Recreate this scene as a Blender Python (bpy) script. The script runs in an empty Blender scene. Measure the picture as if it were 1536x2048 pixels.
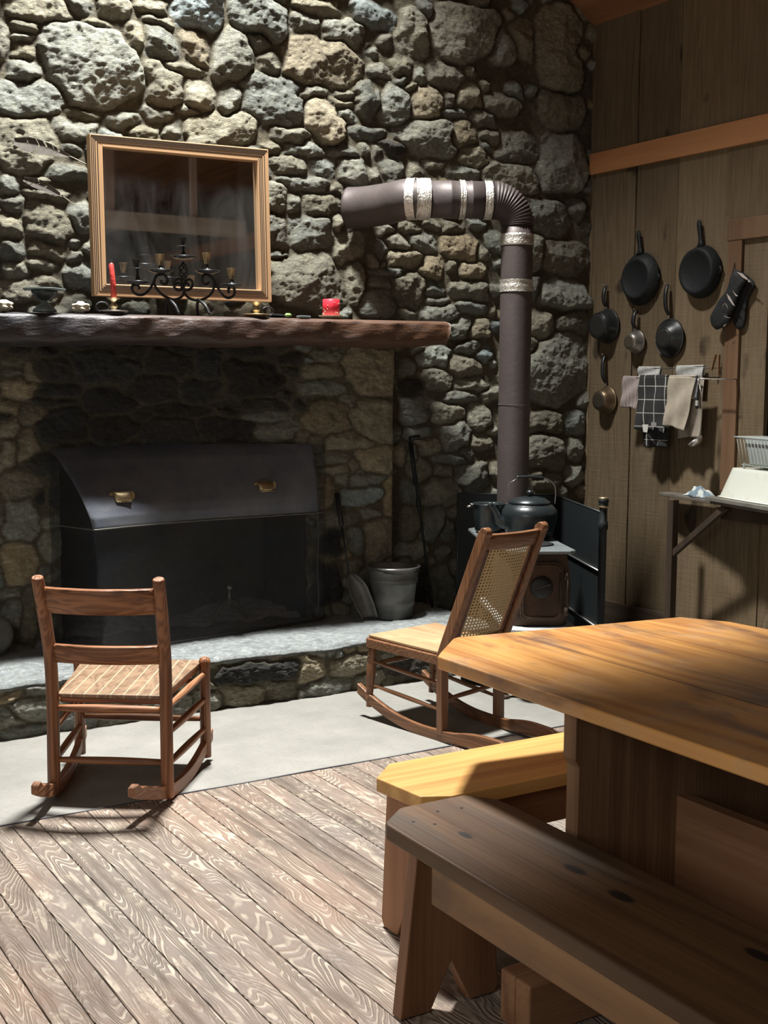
import bpy, math, random
import numpy as np
from mathutils import Vector, Matrix
C = bpy.context.scene.collection
sc = bpy.context.scene
R = math.radians
# ------------------------------------------------------------------ camera
cam = bpy.data.objects.new('camera', bpy.data.cameras.new('camera'))
C.objects.link(cam)
cam.data.sensor_fit = 'VERTICAL'
cam.data.sensor_height = 32.0
cam.data.lens = 32.0 * 2475.0 / 2048.0
cam.location = (0, 0, 1.5)
cam.matrix_world = (Matrix.Translation((0, 0, 1.5)) @ Matrix.Rotation(R(-31.5), 4, 'Z') @
                    Matrix.Rotation(R(90 - 5.95), 4, 'X') @ Matrix.Rotation(R(0.38), 4, 'Z'))
cam.data.clip_start = 0.05
sc.camera = cam
# ------------------------------------------------------------------ light
w = bpy.data.worlds.new('world'); sc.world = w; w.use_nodes = True
bg = w.node_tree.nodes['Background']
bg.inputs[0].default_value = (0.93, 0.97, 1.0, 1)
bg.inputs[1].default_value = 0.16
def area(name, loc, aim, sx, sy, power, col, spread=180):
    l = bpy.data.lights.new(name, 'AREA'); l.shape = 'RECTANGLE'; l.size = sx; l.size_y = sy
    l.energy = power; l.color = col; l.spread = R(spread)
    o = bpy.data.objects.new(name, l); C.objects.link(o); o.location = loc
    d = Vector(aim) - Vector(loc)
    o.rotation_euler = d.to_track_quat('-Z', 'Y').to_euler()
    return o
# daylight falling through the skylight in the roof above the hearth
area('skylight_daylight', (2.30, 5.08, 5.80), (1.7, 4.2, 0), 0.5, 0.5, 455, (1.0, 0.992, 0.968), 120)
# soft fill light added on the open left side; no window stands there
area('side_fill', (-1.2, 1.2, 1.9), (3, 2.6, .6), 1.8, 1.3, 22, (1.0, 0.97, 0.9), 150)
sc.view_settings.view_transform = 'Standard'
sc.view_settings.look = 'None'
sc.view_settings.exposure = 0.0
sc.view_settings.gamma = 1.0
sc.view_settings.use_curve_mapping = False

# ------------------------------------------------------------------ mesh helpers
class MB:
    def __init__(s): s.V = []; s.F = []; s.S = []
    def add(s, vs, fs, smooth=False):
        n = len(s.V); s.V += [tuple(v) for v in vs]
        s.F += [tuple(i + n for i in f) for f in fs]; s.S += [smooth] * len(fs); return s
    def hexa(s, c):  # 8 corners: 4 bottom ccw, 4 top ccw
        return s.add(c, [(3, 2, 1, 0), (4, 5, 6, 7), (0, 1, 5, 4), (1, 2, 6, 5), (2, 3, 7, 6), (3, 0, 4, 7)])
    def box(s, x0, x1, y0, y1, z0, z1):
        return s.hexa([(x0, y0, z0), (x1, y0, z0), (x1, y1, z0), (x0, y1, z0), (x0, y0, z1), (x1, y0, z1), (x1, y1, z1), (x0, y1, z1)])
    def beam(s, p0, p1, a, b, up=(0, 0, 1), a1=None, b1=None):
        p0, p1 = Vector(p0), Vector(p1); d = (p1 - p0).normalized(); u = Vector(up)
        x = d.cross(u).normalized(); z = x.cross(d).normalized(); vs = []
        for p, w_, h_ in ((p0, a, b), (p1, a1 or a, b1 or b)):
            for i, j in ((-1, -1), (1, -1), (1, 1), (-1, 1)): vs.append(p + x * i * w_ / 2 + z * j * h_ / 2)
        return s.hexa(vs)
    def tube(s, pts, r, n=10, caps=True, flat=1.0, up=None):
        pts = [Vector(p) for p in pts]; m = len(pts)
        rs = r if isinstance(r, (list, tuple)) else [r] * m
        vs = []; prev = None
        for i, p in enumerate(pts):
            d = (pts[min(i + 1, m - 1)] - pts[max(i - 1, 0)])
            d = d.normalized() if d.length > 1e-9 else Vector((0, 0, 1))
            if prev is None:
                ref = Vector(up) if up else (Vector((0, 0, 1)) if abs(d.z) < .9 else Vector((1, 0, 0)))
                x = d.cross(ref).normalized()
            else: x = (prev - d * prev.dot(d)).normalized()
            prev = x; y = d.cross(x)
            for k in range(n):
                a = 2 * math.pi * k / n; vs.append(p + (x * math.cos(a) + y * math.sin(a) * flat) * rs[i])
        fs = [(i * n + k, i * n + (k + 1) % n, (i + 1) * n + (k + 1) % n, (i + 1) * n + k) for i in range(m - 1) for k in range(n)]
        s.add(vs, fs, True)
        if caps:
            b = len(s.V) - len(vs)
            s.F += [tuple(b + k for k in reversed(range(n))), tuple(b + (m - 1) * n + k for k in range(n))]; s.S += [False, False]
        return s
    def lathe(s, prof, c=(0, 0, 0), axis=(0, 0, 1), n=24, a0=0, a1=2 * math.pi, smooth=True):
        ax = Vector(axis).normalized(); ref = Vector((1, 0, 0)) if abs(ax.x) < .9 else Vector((0, 0, 1))
        x = (ref - ax * ref.dot(ax)).normalized(); y = ax.cross(x); c = Vector(c); vs = []; full = abs(a1 - a0 - 2 * math.pi) < 1e-6
        m = n if full else n + 1
        for (r, h) in prof:
            for k in range(m):
                a = a0 + (a1 - a0) * k / n; vs.append(c + ax * h + (x * math.cos(a) + y * math.sin(a)) * max(r, 1e-5))
        fs = []
        for i in range(len(prof) - 1):
            for k in range(m if full else m - 1):
                fs.append((i * m + k, i * m + (k + 1) % m, (i + 1) * m + (k + 1) % m, (i + 1) * m + k))
        return s.add(vs, fs, smooth)
    def prism(s, poly, d):   # poly: 3d points, extruded by vector d
        d = Vector(d); a = [Vector(p) for p in poly]; n = len(a)
        return s.add(a + [p + d for p in a], [tuple(reversed(range(n))), tuple(range(n, 2 * n))] + [(k, (k + 1) % n, (k + 1) % n + n, k + n) for k in range(n)])
    def grid(s, f, nu, nv, smooth=True):
        vs = [f(i / nu, j / nv) for i in range(nu + 1) for j in range(nv + 1)]
        fs = [(i * (nv + 1) + j, (i + 1) * (nv + 1) + j, (i + 1) * (nv + 1) + j + 1, i * (nv + 1) + j + 1) for i in range(nu) for j in range(nv)]
        return s.add(vs, fs, smooth)
    def ball(s, c, rx, ry=None, rz=None, n=12):
        ry = ry or rx; rz = rz or rx
        def f(u, v):
            a = u * 2 * math.pi; b = (v - .5) * math.pi
            return (c[0] + rx * math.cos(a) * math.cos(b), c[1] + ry * math.sin(a) * math.cos(b), c[2] + rz * math.sin(b))
        return s.grid(f, n, n // 2 + 2)

def thing(name, label, cat, loc=(0, 0, 0), rotz=0, group=None):
    o = bpy.data.objects.new(name, None); C.objects.link(o); o.location = loc; o.rotation_euler = (0, 0, rotz)
    o.empty_display_size = .05
    o['label'] = label; o['category'] = cat
    if group: o['group'] = group
    return o
def root_loc(p):
    l = Vector((0, 0, 0))
    while p is not None: l += Vector(p.location); p = p.parent
    return l
def obj(name, mb, mat, parent=None, world=True, bevel=0, solid=0, sub=0, segs=2, auto=None):
    off = root_loc(parent) if (parent is not None and world) else Vector((0, 0, 0))
    me = bpy.data.meshes.new(name)
    me.from_pydata([(v[0] - off.x, v[1] - off.y, v[2] - off.z) for v in mb.V], [], mb.F)
    me.polygons.foreach_set('use_smooth', mb.S); me.materials.append(mat); me.update()
    o = bpy.data.objects.new(name, me); C.objects.link(o)
    if parent is not None: o.parent = parent
    if solid:
        m = o.modifiers.new('s', 'SOLIDIFY'); m.thickness = solid; m.offset = 0
    if bevel:
        m = o.modifiers.new('b', 'BEVEL'); m.width = bevel; m.segments = segs; m.limit_method = 'ANGLE'; m.angle_limit = R(40)
    if sub:
        m = o.modifiers.new('u', 'SUBSURF'); m.levels = sub; m.render_levels = sub
    return o
def tag(o, label, cat, group=None):
    o['label'] = label; o['category'] = cat
    if group: o['group'] = group
    return o
def struct(o): o['kind'] = 'structure'; return o
def arc(c, r, a0, a1, n, Y):   # arc in a vertical plane Y
    return [(c[0] + r * math.cos(R(a0 + (a1 - a0) * k / n)), Y, c[1] + r * math.sin(R(a0 + (a1 - a0) * k / n))) for k in range(n + 1)]
def smooth_path(pts, n=6):     # catmull-rom through points
    P = [Vector(p) for p in pts]; out = []
    for i in range(len(P) - 1):
        a, b, c, d = P[max(i - 1, 0)], P[i], P[i + 1], P[min(i + 2, len(P) - 1)]
        for k in range(n):
            t = k / n
            out.append(.5 * ((2 * b) + (c - a) * t + (2 * a - 5 * b + 4 * c - d) * t * t + (3 * b - a - 3 * c + d) * t ** 3))
    out.append(P[-1]); return out

# ------------------------------------------------------------------ materials
class NT:
    def __init__(s, name):
        s.m = bpy.data.materials.new(name); s.m.use_nodes = True; s.t = s.m.node_tree; s.b = s.t.nodes['Principled BSDF']
        s.tc = s.t.nodes.new('ShaderNodeTexCoord')
    def n(s, typ, ins=None, **kw):
        x = s.t.nodes.new('ShaderNode' + typ)
        for k, v in kw.items(): setattr(x, k, v)
        for k, v in (ins or {}).items():
            i = x.inputs[k]
            if isinstance(v, bpy.types.NodeSocket): s.t.links.new(v, i)
            elif v is not None: i.default_value = v
        return x
    def link(s, a, b): s.t.links.new(a, b)
    def map(s, scale=(1, 1, 1), rot=(0, 0, 0), loc=(0, 0, 0), src=None):
        return s.n('Mapping', {'Vector': src or s.tc.outputs['Object'], 'Scale': scale, 'Rotation': rot, 'Location': loc}).outputs[0]
    def noise(s, v, scale, det=4, rough=.55, dist=0):
        return s.n('TexNoise', {'Vector': v, 'Scale': scale, 'Detail': det, 'Roughness': rough, 'Distortion': dist}).outputs[0]
    def math(s, op, a, b=0.0, c=None, clamp=False):
        d = {0: a, 1: b}
        if c is not None: d[2] = c
        x = s.n('Math', d, operation=op); x.use_clamp = clamp; return x.outputs[0]
    def ramp(s, f, stops):
        x = s.n('ValToRGB', {0: f}); e = x.color_ramp.elements
        while len(e) < len(stops): e.new(.5)
        for k, (p, c) in enumerate(stops):
            e[k].position = p; e[k].color = (c if isinstance(c, (list, tuple)) else (c, c, c)) + ((1,) if not isinstance(c, (list, tuple)) or len(c) == 3 else ())
        return x.outputs[0]
    def mix(s, f, a, b, mode='MIX'):
        x = s.n('MixRGB', {0: f}, blend_type=mode)
        for i, v in ((1, a), (2, b)):
            if isinstance(v, bpy.types.NodeSocket): s.link(v, x.inputs[i])
            else: x.inputs[i].default_value = (*v, 1)
        return x.outputs[0]
    def step(s, f, lo, hi): return s.n('MapRange', {0: f, 1: lo, 2: hi, 3: 0.0, 4: 1.0}).outputs[0]
    def out(s, col=None, rough=None, metal=None, bump=None, bd=.01, bs=1.0, spec=None, alpha=None):
        for k, v in (('Base Color', col), ('Roughness', rough), ('Metallic', metal), ('Specular IOR Level', spec), ('Alpha', alpha)):
            if v is None: continue
            if isinstance(v, bpy.types.NodeSocket): s.link(v, s.b.inputs[k])
            else: s.b.inputs[k].default_value = (*v, 1) if isinstance(v, (tuple, list)) else v
        if bump is not None:
            bn = s.n('Bump', {'Height': bump, 'Distance': bd, 'Strength': bs}); s.link(bn.outputs[0], s.b.inputs['Normal'])
        return s.m

def wood(name, dark, light, axis='X', rings=16, rough=.5, stretch=.07, spots=None, spot_col=(.05, .04, .03), wear=None, wear_amt=.5, bd=.0015, spec=.4, fine=90, knots=(), var=.25, contrast=1.0, ns=2.4):
    t = NT(name); k = 'XYZ'.index(axis); sc_ = [1.0, 1.0, 1.0]; sc_[k] = stretch
    v = t.map(tuple(sc_)); n1 = t.noise(v, ns, 3, .5, .3)
    ring = t.math('SINE', t.math('MULTIPLY', n1, rings * 6.28)); ring = t.math('MULTIPLY_ADD', ring, .5, .5)
    f = [fine] * 3; f[k] = fine * .03; fn = t.noise(t.map(tuple(f)), 1.0, 3, .6)
    g = t.math('ADD', t.math('MULTIPLY', ring, .45 * contrast), t.math('MULTIPLY', fn, .75))
    col = t.mix(t.step(g, .2, .95), dark, light)
    big = t.noise(t.map(tuple(1.3 if i != k else .5 for i in range(3))), 3, 3)
    col = t.mix(t.math('MULTIPLY', t.step(big, .35, .75), var), col, tuple(c * .45 for c in dark))
    if wear: col = t.mix(t.math('MULTIPLY', t.step(t.noise(t.map((2, 2, 2)), 3.1, 6, .65), .5, .72), wear_amt), col, wear)
    if spots: col = t.mix(t.math('MULTIPLY', t.step(t.noise(t.map(tuple(spots if i != k else spots * .35 for i in range(3))), 1.0, 6, .6, .4), .52, .68), .85), col, spot_col)
    for (kx, ky, kz, kr) in knots:
        m = [1 / kr] * 3; m[k] = .45 / kr
        d = t.n('VectorMath', {0: t.n('VectorMath', {0: t.tc.outputs['Object'], 1: (kx, ky, kz)}, operation='SUBTRACT').outputs[0], 1: tuple(m)}, operation='MULTIPLY')
        L_ = t.n('VectorMath', {0: d.outputs[0]}, operation='LENGTH').outputs['Value']
        col = t.mix(t.step(L_, 1.15, .75), col, (.018, .013, .01))
    return t.out(col, rough=t.math('MULTIPLY_ADD', fn, .25, rough - .1), bump=g, bd=bd, spec=spec)

def plain(name, col, rough=.6, metal=0, var=.25, nscale=12, bd=.001, bscale=40, spec=.5, col2=None, lo=.4, hi=.65):
    t = NT(name); n1 = t.noise(t.map(), nscale, 5, .6)
    c = t.mix(t.math('MULTIPLY', t.step(n1, lo, hi), var if col2 is None else 1.0), col, col2 or tuple(x * .4 for x in col))
    return t.out(c, rough=t.math('MULTIPLY_ADD', n1, .2, rough - .1), metal=metal, bump=t.noise(t.map(), bscale, 4), bd=bd, spec=spec)
M = {}
M['iron'] = plain('cast_iron', (.022, .024, .024), .5, .3, .4, 20, .002, 120)
M['enamel'] = plain('black_enamel', (.02, .026, .028), .3, .2, .5, 9, .001, 60, .6)
M['black'] = plain('black_sheet', (.008, .011, .012), .6, .0, .4, 5, .001, 60, .3)
M['steel'] = plain('steel', (.42, .4, .36), .35, .9, .5, 14)
M['brass'] = plain('brass', (.42, .33, .19), .42, .8, .5, 20)
M['zinc'] = plain('galvanized', (.16, .155, .14), .55, .5, .6, 9, .001, 50)
M['chrome'] = plain('chrome_wire', (.6, .58, .55), .25, .9, .2)
M['plastic'] = plain('black_plastic', (.012, .012, .012), .4, 0, .2)
M['rust'] = plain('rusty_stove', (.11, .068, .045), .8, .1, .7, 5, .003, 70, .25, (.05, .04, .034))
M['ash'] = plain('ashy_iron', (.4, .43, .43), .8, 0, .4, 10, .002, 60)
M['stovetop'] = plain('grey_stovetop', (.17, .19, .19), .5, .3, .6, 10, .002, 60)
M['foil'] = plain('foil_tape', (.68, .66, .6), .38, .75, .35, 30, .006, 90, .5, (.3, .22, .17), .5, .75)
M['pipe'] = plain('stove_pipe', (.085, .068, .064), .55, .25, .35, 6, .001, 40)
M['wax'] = plain('red_wax', (.72, .03, .05), .4, 0, .15)
M['wax2'] = plain('red_taper_wax', (.62, .06, .05), .4, 0, .3, 30, .002, 60)
M['pewter'] = plain('pewter', (.24, .3, .3), .5, .4, .5, 18)
M['bone'] = plain('shell', (.55, .5, .38), .7, 0, .5, 60, .003, 120)
M['white'] = plain('white_enamel', (.62, .64, .56), .45, 0, .3, 6, .001, 30, .4, (.5, .49, .4), .55, .75)
M['offwhite'] = plain('grey_plastic', (.36, .39, .36), .5, 0, .2)
M['green'] = plain('green_leaf', (.2, .34, .1), .5, 0, .3)
# ------------------------------------------------------------------ stone masonry (height fields)
rs = np.random.RandomState(7)
def vnoise(x, y, seed):
    t = np.random.RandomState(seed).rand(256, 256)
    xi = np.floor(x).astype(int); yi = np.floor(y).astype(int); fx = x - xi; fy = y - yi
    fx = fx * fx * (3 - 2 * fx); fy = fy * fy * (3 - 2 * fy)
    a = t[xi % 256, yi % 256]; b = t[(xi + 1) % 256, yi % 256]; c = t[xi % 256, (yi + 1) % 256]; d = t[(xi + 1) % 256, (yi + 1) % 256]
    return (a * (1 - fx) + b * fx) * (1 - fy) + (c * (1 - fx) + d * fx) * fy - .5
def fbm(x, y, s, seed, oct=4):
    r = 0; a = 1.0
    for o in range(oct): r = r + a * vnoise(x * s + 13.7 * o, y * s + 5.1 * o, seed + o); a *= .5; s *= 2.05
    return r
TONE = {'g': (.245, .242, .195), 't': (.31, .27, .19), 'b': (.27, .3, .28), 'd': (.045, .043, .04)}
MORTAR = (.12, .105, .072)
def stone_field(X, Z, stones, seed, x0, x1, z0, z1, fill=900, fmin=.02, fmax=.06, mortar=.010, hmul=1.0, soot=None):
    r = np.random.RandomState(seed); S = []
    def mk(s): 
        S.append(dict(x=s[0], z=s[1], a=s[2], b=s[3], ang=R(s[4]), tone=s[5], ph=r.rand(4) * 6.28, pl=[(r.rand() * 6.28, .25 + .8 * r.rand(), .95 + .35 * r.rand()) for _ in range(5)], H=(.018 + .2 * min(s[2], s[3]) ** .8 * (.5 + .9 * r.rand())) * hmul, br=.72 + .5 * r.rand(), hu=(r.rand() - .5)))
    def sd(s, x, z):
        dx = x - s['x']; dz = z - s['z']; c, n = math.cos(s['ang']), math.sin(s['ang'])
        u = dx * c + dz * n; v = -dx * n + dz * c; th = np.arctan2(v / s['b'], u / s['a'])
        m = 1 + .10 * np.sin(2 * th + s['ph'][0]) + .08 * np.sin(3 * th + s['ph'][1]) + .05 * np.sin(5 * th + s['ph'][2])
        q = (np.abs(u / (s['a'] * m)) ** 2.9 + np.abs(v / (s['b'] * m)) ** 2.9) ** (1 / 2.9) + 1e-6
        return (q - 1) * np.sqrt(u * u + v * v) / q, u, v
    for s in stones: mk(s)
    for k in range(fill * 6):
        if len(S) - len(stones) > fill: break
        x = x0 + (x1 - x0) * r.rand(); z = z0 + (z1 - z0) * r.rand(); big = fmax if k < fill * 2 else fmin * 1.7
        m = min(float(sd(s, np.array(x), np.array(z))[0]) for s in S if abs(s['x'] - x) < .5 and abs(s['z'] - z) < .5) if any(abs(s['x'] - x) < .5 and abs(s['z'] - z) < .5 for s in S) else 1
        if m > fmin * (1.1 if k > fill * 2 else 1.8):
            b = min(m * 1.05, big) * (.8 + .3 * r.rand()); a = b * (1 + 1.1 * r.rand() ** 1.5)
            mk((x, z, a, b, r.uniform(-22, 22), r.choice(['g', 'g', 'g', 'b', 't'])))
            if soot and soot(x, z): S[-1]['tone'] = 'd'
    wx = X + .012 * fbm(X, Z, 14, seed + 50, 3); wz = Z + .012 * fbm(X, Z, 14, seed + 60, 3)
    B1 = np.full(X.shape, 9.0); B2 = np.full(X.shape, 9.0); ID = np.full(X.shape, -1); Hh = np.zeros(X.shape)
    xs = X[:, 0]; zs = Z[0, :]
    for i, s in enumerate(S):
        e = max(s['a'], s['b']) * 1.35 + .06
        i0, i1 = np.searchsorted(xs, [s['x'] - e, s['x'] + e]); j0, j1 = np.searchsorted(zs, [s['z'] - e, s['z'] + e])
        if i1 <= i0 or j1 <= j0: continue
        sl = (slice(i0, i1), slice(j0, j1)); d, u, v = sd(s, wx[sl], wz[sl])
        b1, b2 = B1[sl], B2[sl]; win = d < b1
        B2[sl] = np.where(win, b1, np.minimum(b2, d)); B1[sl] = np.where(win, d, b1); ID[sl] = np.where(win, i, ID[sl])
        rr = min(s['a'], s['b']); top = np.ones_like(d)
        for (ph, sl_, of) in s['pl']:
            top = np.minimum(top, of - sl_ * (np.cos(ph) * u / s['a'] + np.sin(ph) * v / s['b']))
        Hh[sl] = np.where(win, s['H'] * np.clip(top, .1, 1), Hh[sl])
    e = np.minimum(-B1 + .014, (B2 - B1) * .5) - mortar * .4
    dome = np.where(e > 0, 1 - np.exp(-np.maximum(e, 0) / .008), 0)
    n1 = fbm(X, Z, 22, seed + 9, 4); n2 = fbm(X, Z * 2.2, 60, seed + 19, 3)
    rid = np.abs(fbm(X + .3 * Z, Z * 1.3, 12, seed + 29, 4))
    h = Hh * dome + dome * (.012 * n1 + .005 * n2 - .016 * np.minimum(rid, .4)) + (1 - dome) * .006 * n1
    col = np.zeros(X.shape + (3,)); T = np.array([[c * s['br'] for c in TONE[s['tone']]] for s in S]); hu = np.array([s['hu'] for s in S])
    T[:, 0] *= 1 + .16 * hu; T[:, 2] *= 1 - .22 * hu
    col[:] = T[np.maximum(ID, 0)]; mo = np.array(MORTAR)
    if soot is not None:
        so = soot(X, Z)[..., None]; mo = mo * (1 - .6 * so) + np.array((.03, .027, .022)) * so
    col = col * dome[..., None] + mo * (1 - dome[..., None])
    return h, np.clip(col, 0, 1)
def sheet(name, P, col, mat, mask=None):
    nu, nv = P.shape[:2]; me = bpy.data.meshes.new(name); idx = np.arange(nu * nv).reshape(nu, nv)
    q = np.stack([idx[:-1, :-1], idx[1:, :-1], idx[1:, 1:], idx[:-1, 1:]], -1).reshape(-1, 4)
    if mask is not None: q = q[mask[:-1, :-1].reshape(-1)]
    me.vertices.add(nu * nv); me.vertices.foreach_set('co', P.reshape(-1).astype(np.float32))
    me.loops.add(len(q) * 4); me.loops.foreach_set('vertex_index', q.reshape(-1).astype(np.int32))
    me.polygons.add(len(q)); me.polygons.foreach_set('loop_start', (np.arange(len(q)) * 4).astype(np.int32))
    me.polygons.foreach_set('loop_total', np.full(len(q), 4, np.int32)); me.polygons.foreach_set('use_smooth', np.ones(len(q), bool))
    a = me.color_attributes.new('tint', 'FLOAT_COLOR', 'POINT'); c4 = np.ones((nu * nv, 4), np.float32); c4[:, :3] = col.reshape(-1, 3); a.data.foreach_set('color', c4.reshape(-1))
    me.materials.append(mat); me.update(); me.validate()
    o = bpy.data.objects.new(name, me); C.objects.link(o); return o
def stone_mat():
    t = NT('fieldstone'); at = t.n('Attribute', attribute_name='tint').outputs['Color']; v = t.map()
    n = t.noise(v, 11, 8, .7); n2 = t.noise(v, 55, 6, .7); n3 = t.noise(t.map((1, 1, 2.4), (0, .4, 0)), 6, 6, .7, .2)
    c = t.mix(1.0, at, t.ramp(n, [(.25, (.5, .48, .44)), (.5, (1, 1, 1)), (.75, (1.0, .96, .86))]), 'MULTIPLY')
    c = t.mix(t.math('MULTIPLY', t.step(n2, .50, .72), .8), c, t.mix(1.0, c, (1.9, 1.9, 1.75), 'MULTIPLY'))
    c = t.mix(t.math('MULTIPLY', t.step(n3, .55, .75), .35), c, t.mix(1.0, c, (.3, .3, .26), 'MULTIPLY'))
    n4 = t.noise(t.map((1, 1, 2.2), (0, .5, 0)), 26, 6, .7, .6); h = t.math('ADD', t.math('MULTIPLY', t.noise(t.map((1, 1, 1.7), (0, -.5, 0)), 17, 3, .5, .2), .7), t.math('MULTIPLY', n2, .5)); h = t.math('ADD', h, t.math('MULTIPLY', t.math('ABSOLUTE', t.math('SUBTRACT', n4, .5)), 1.6))
    return t.out(c, .85, 0, h, .018, 1.0, .3)
MS = stone_mat()
XW, YW, YP, HZ = 5.09, 5.90, 5.79, .245
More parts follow.
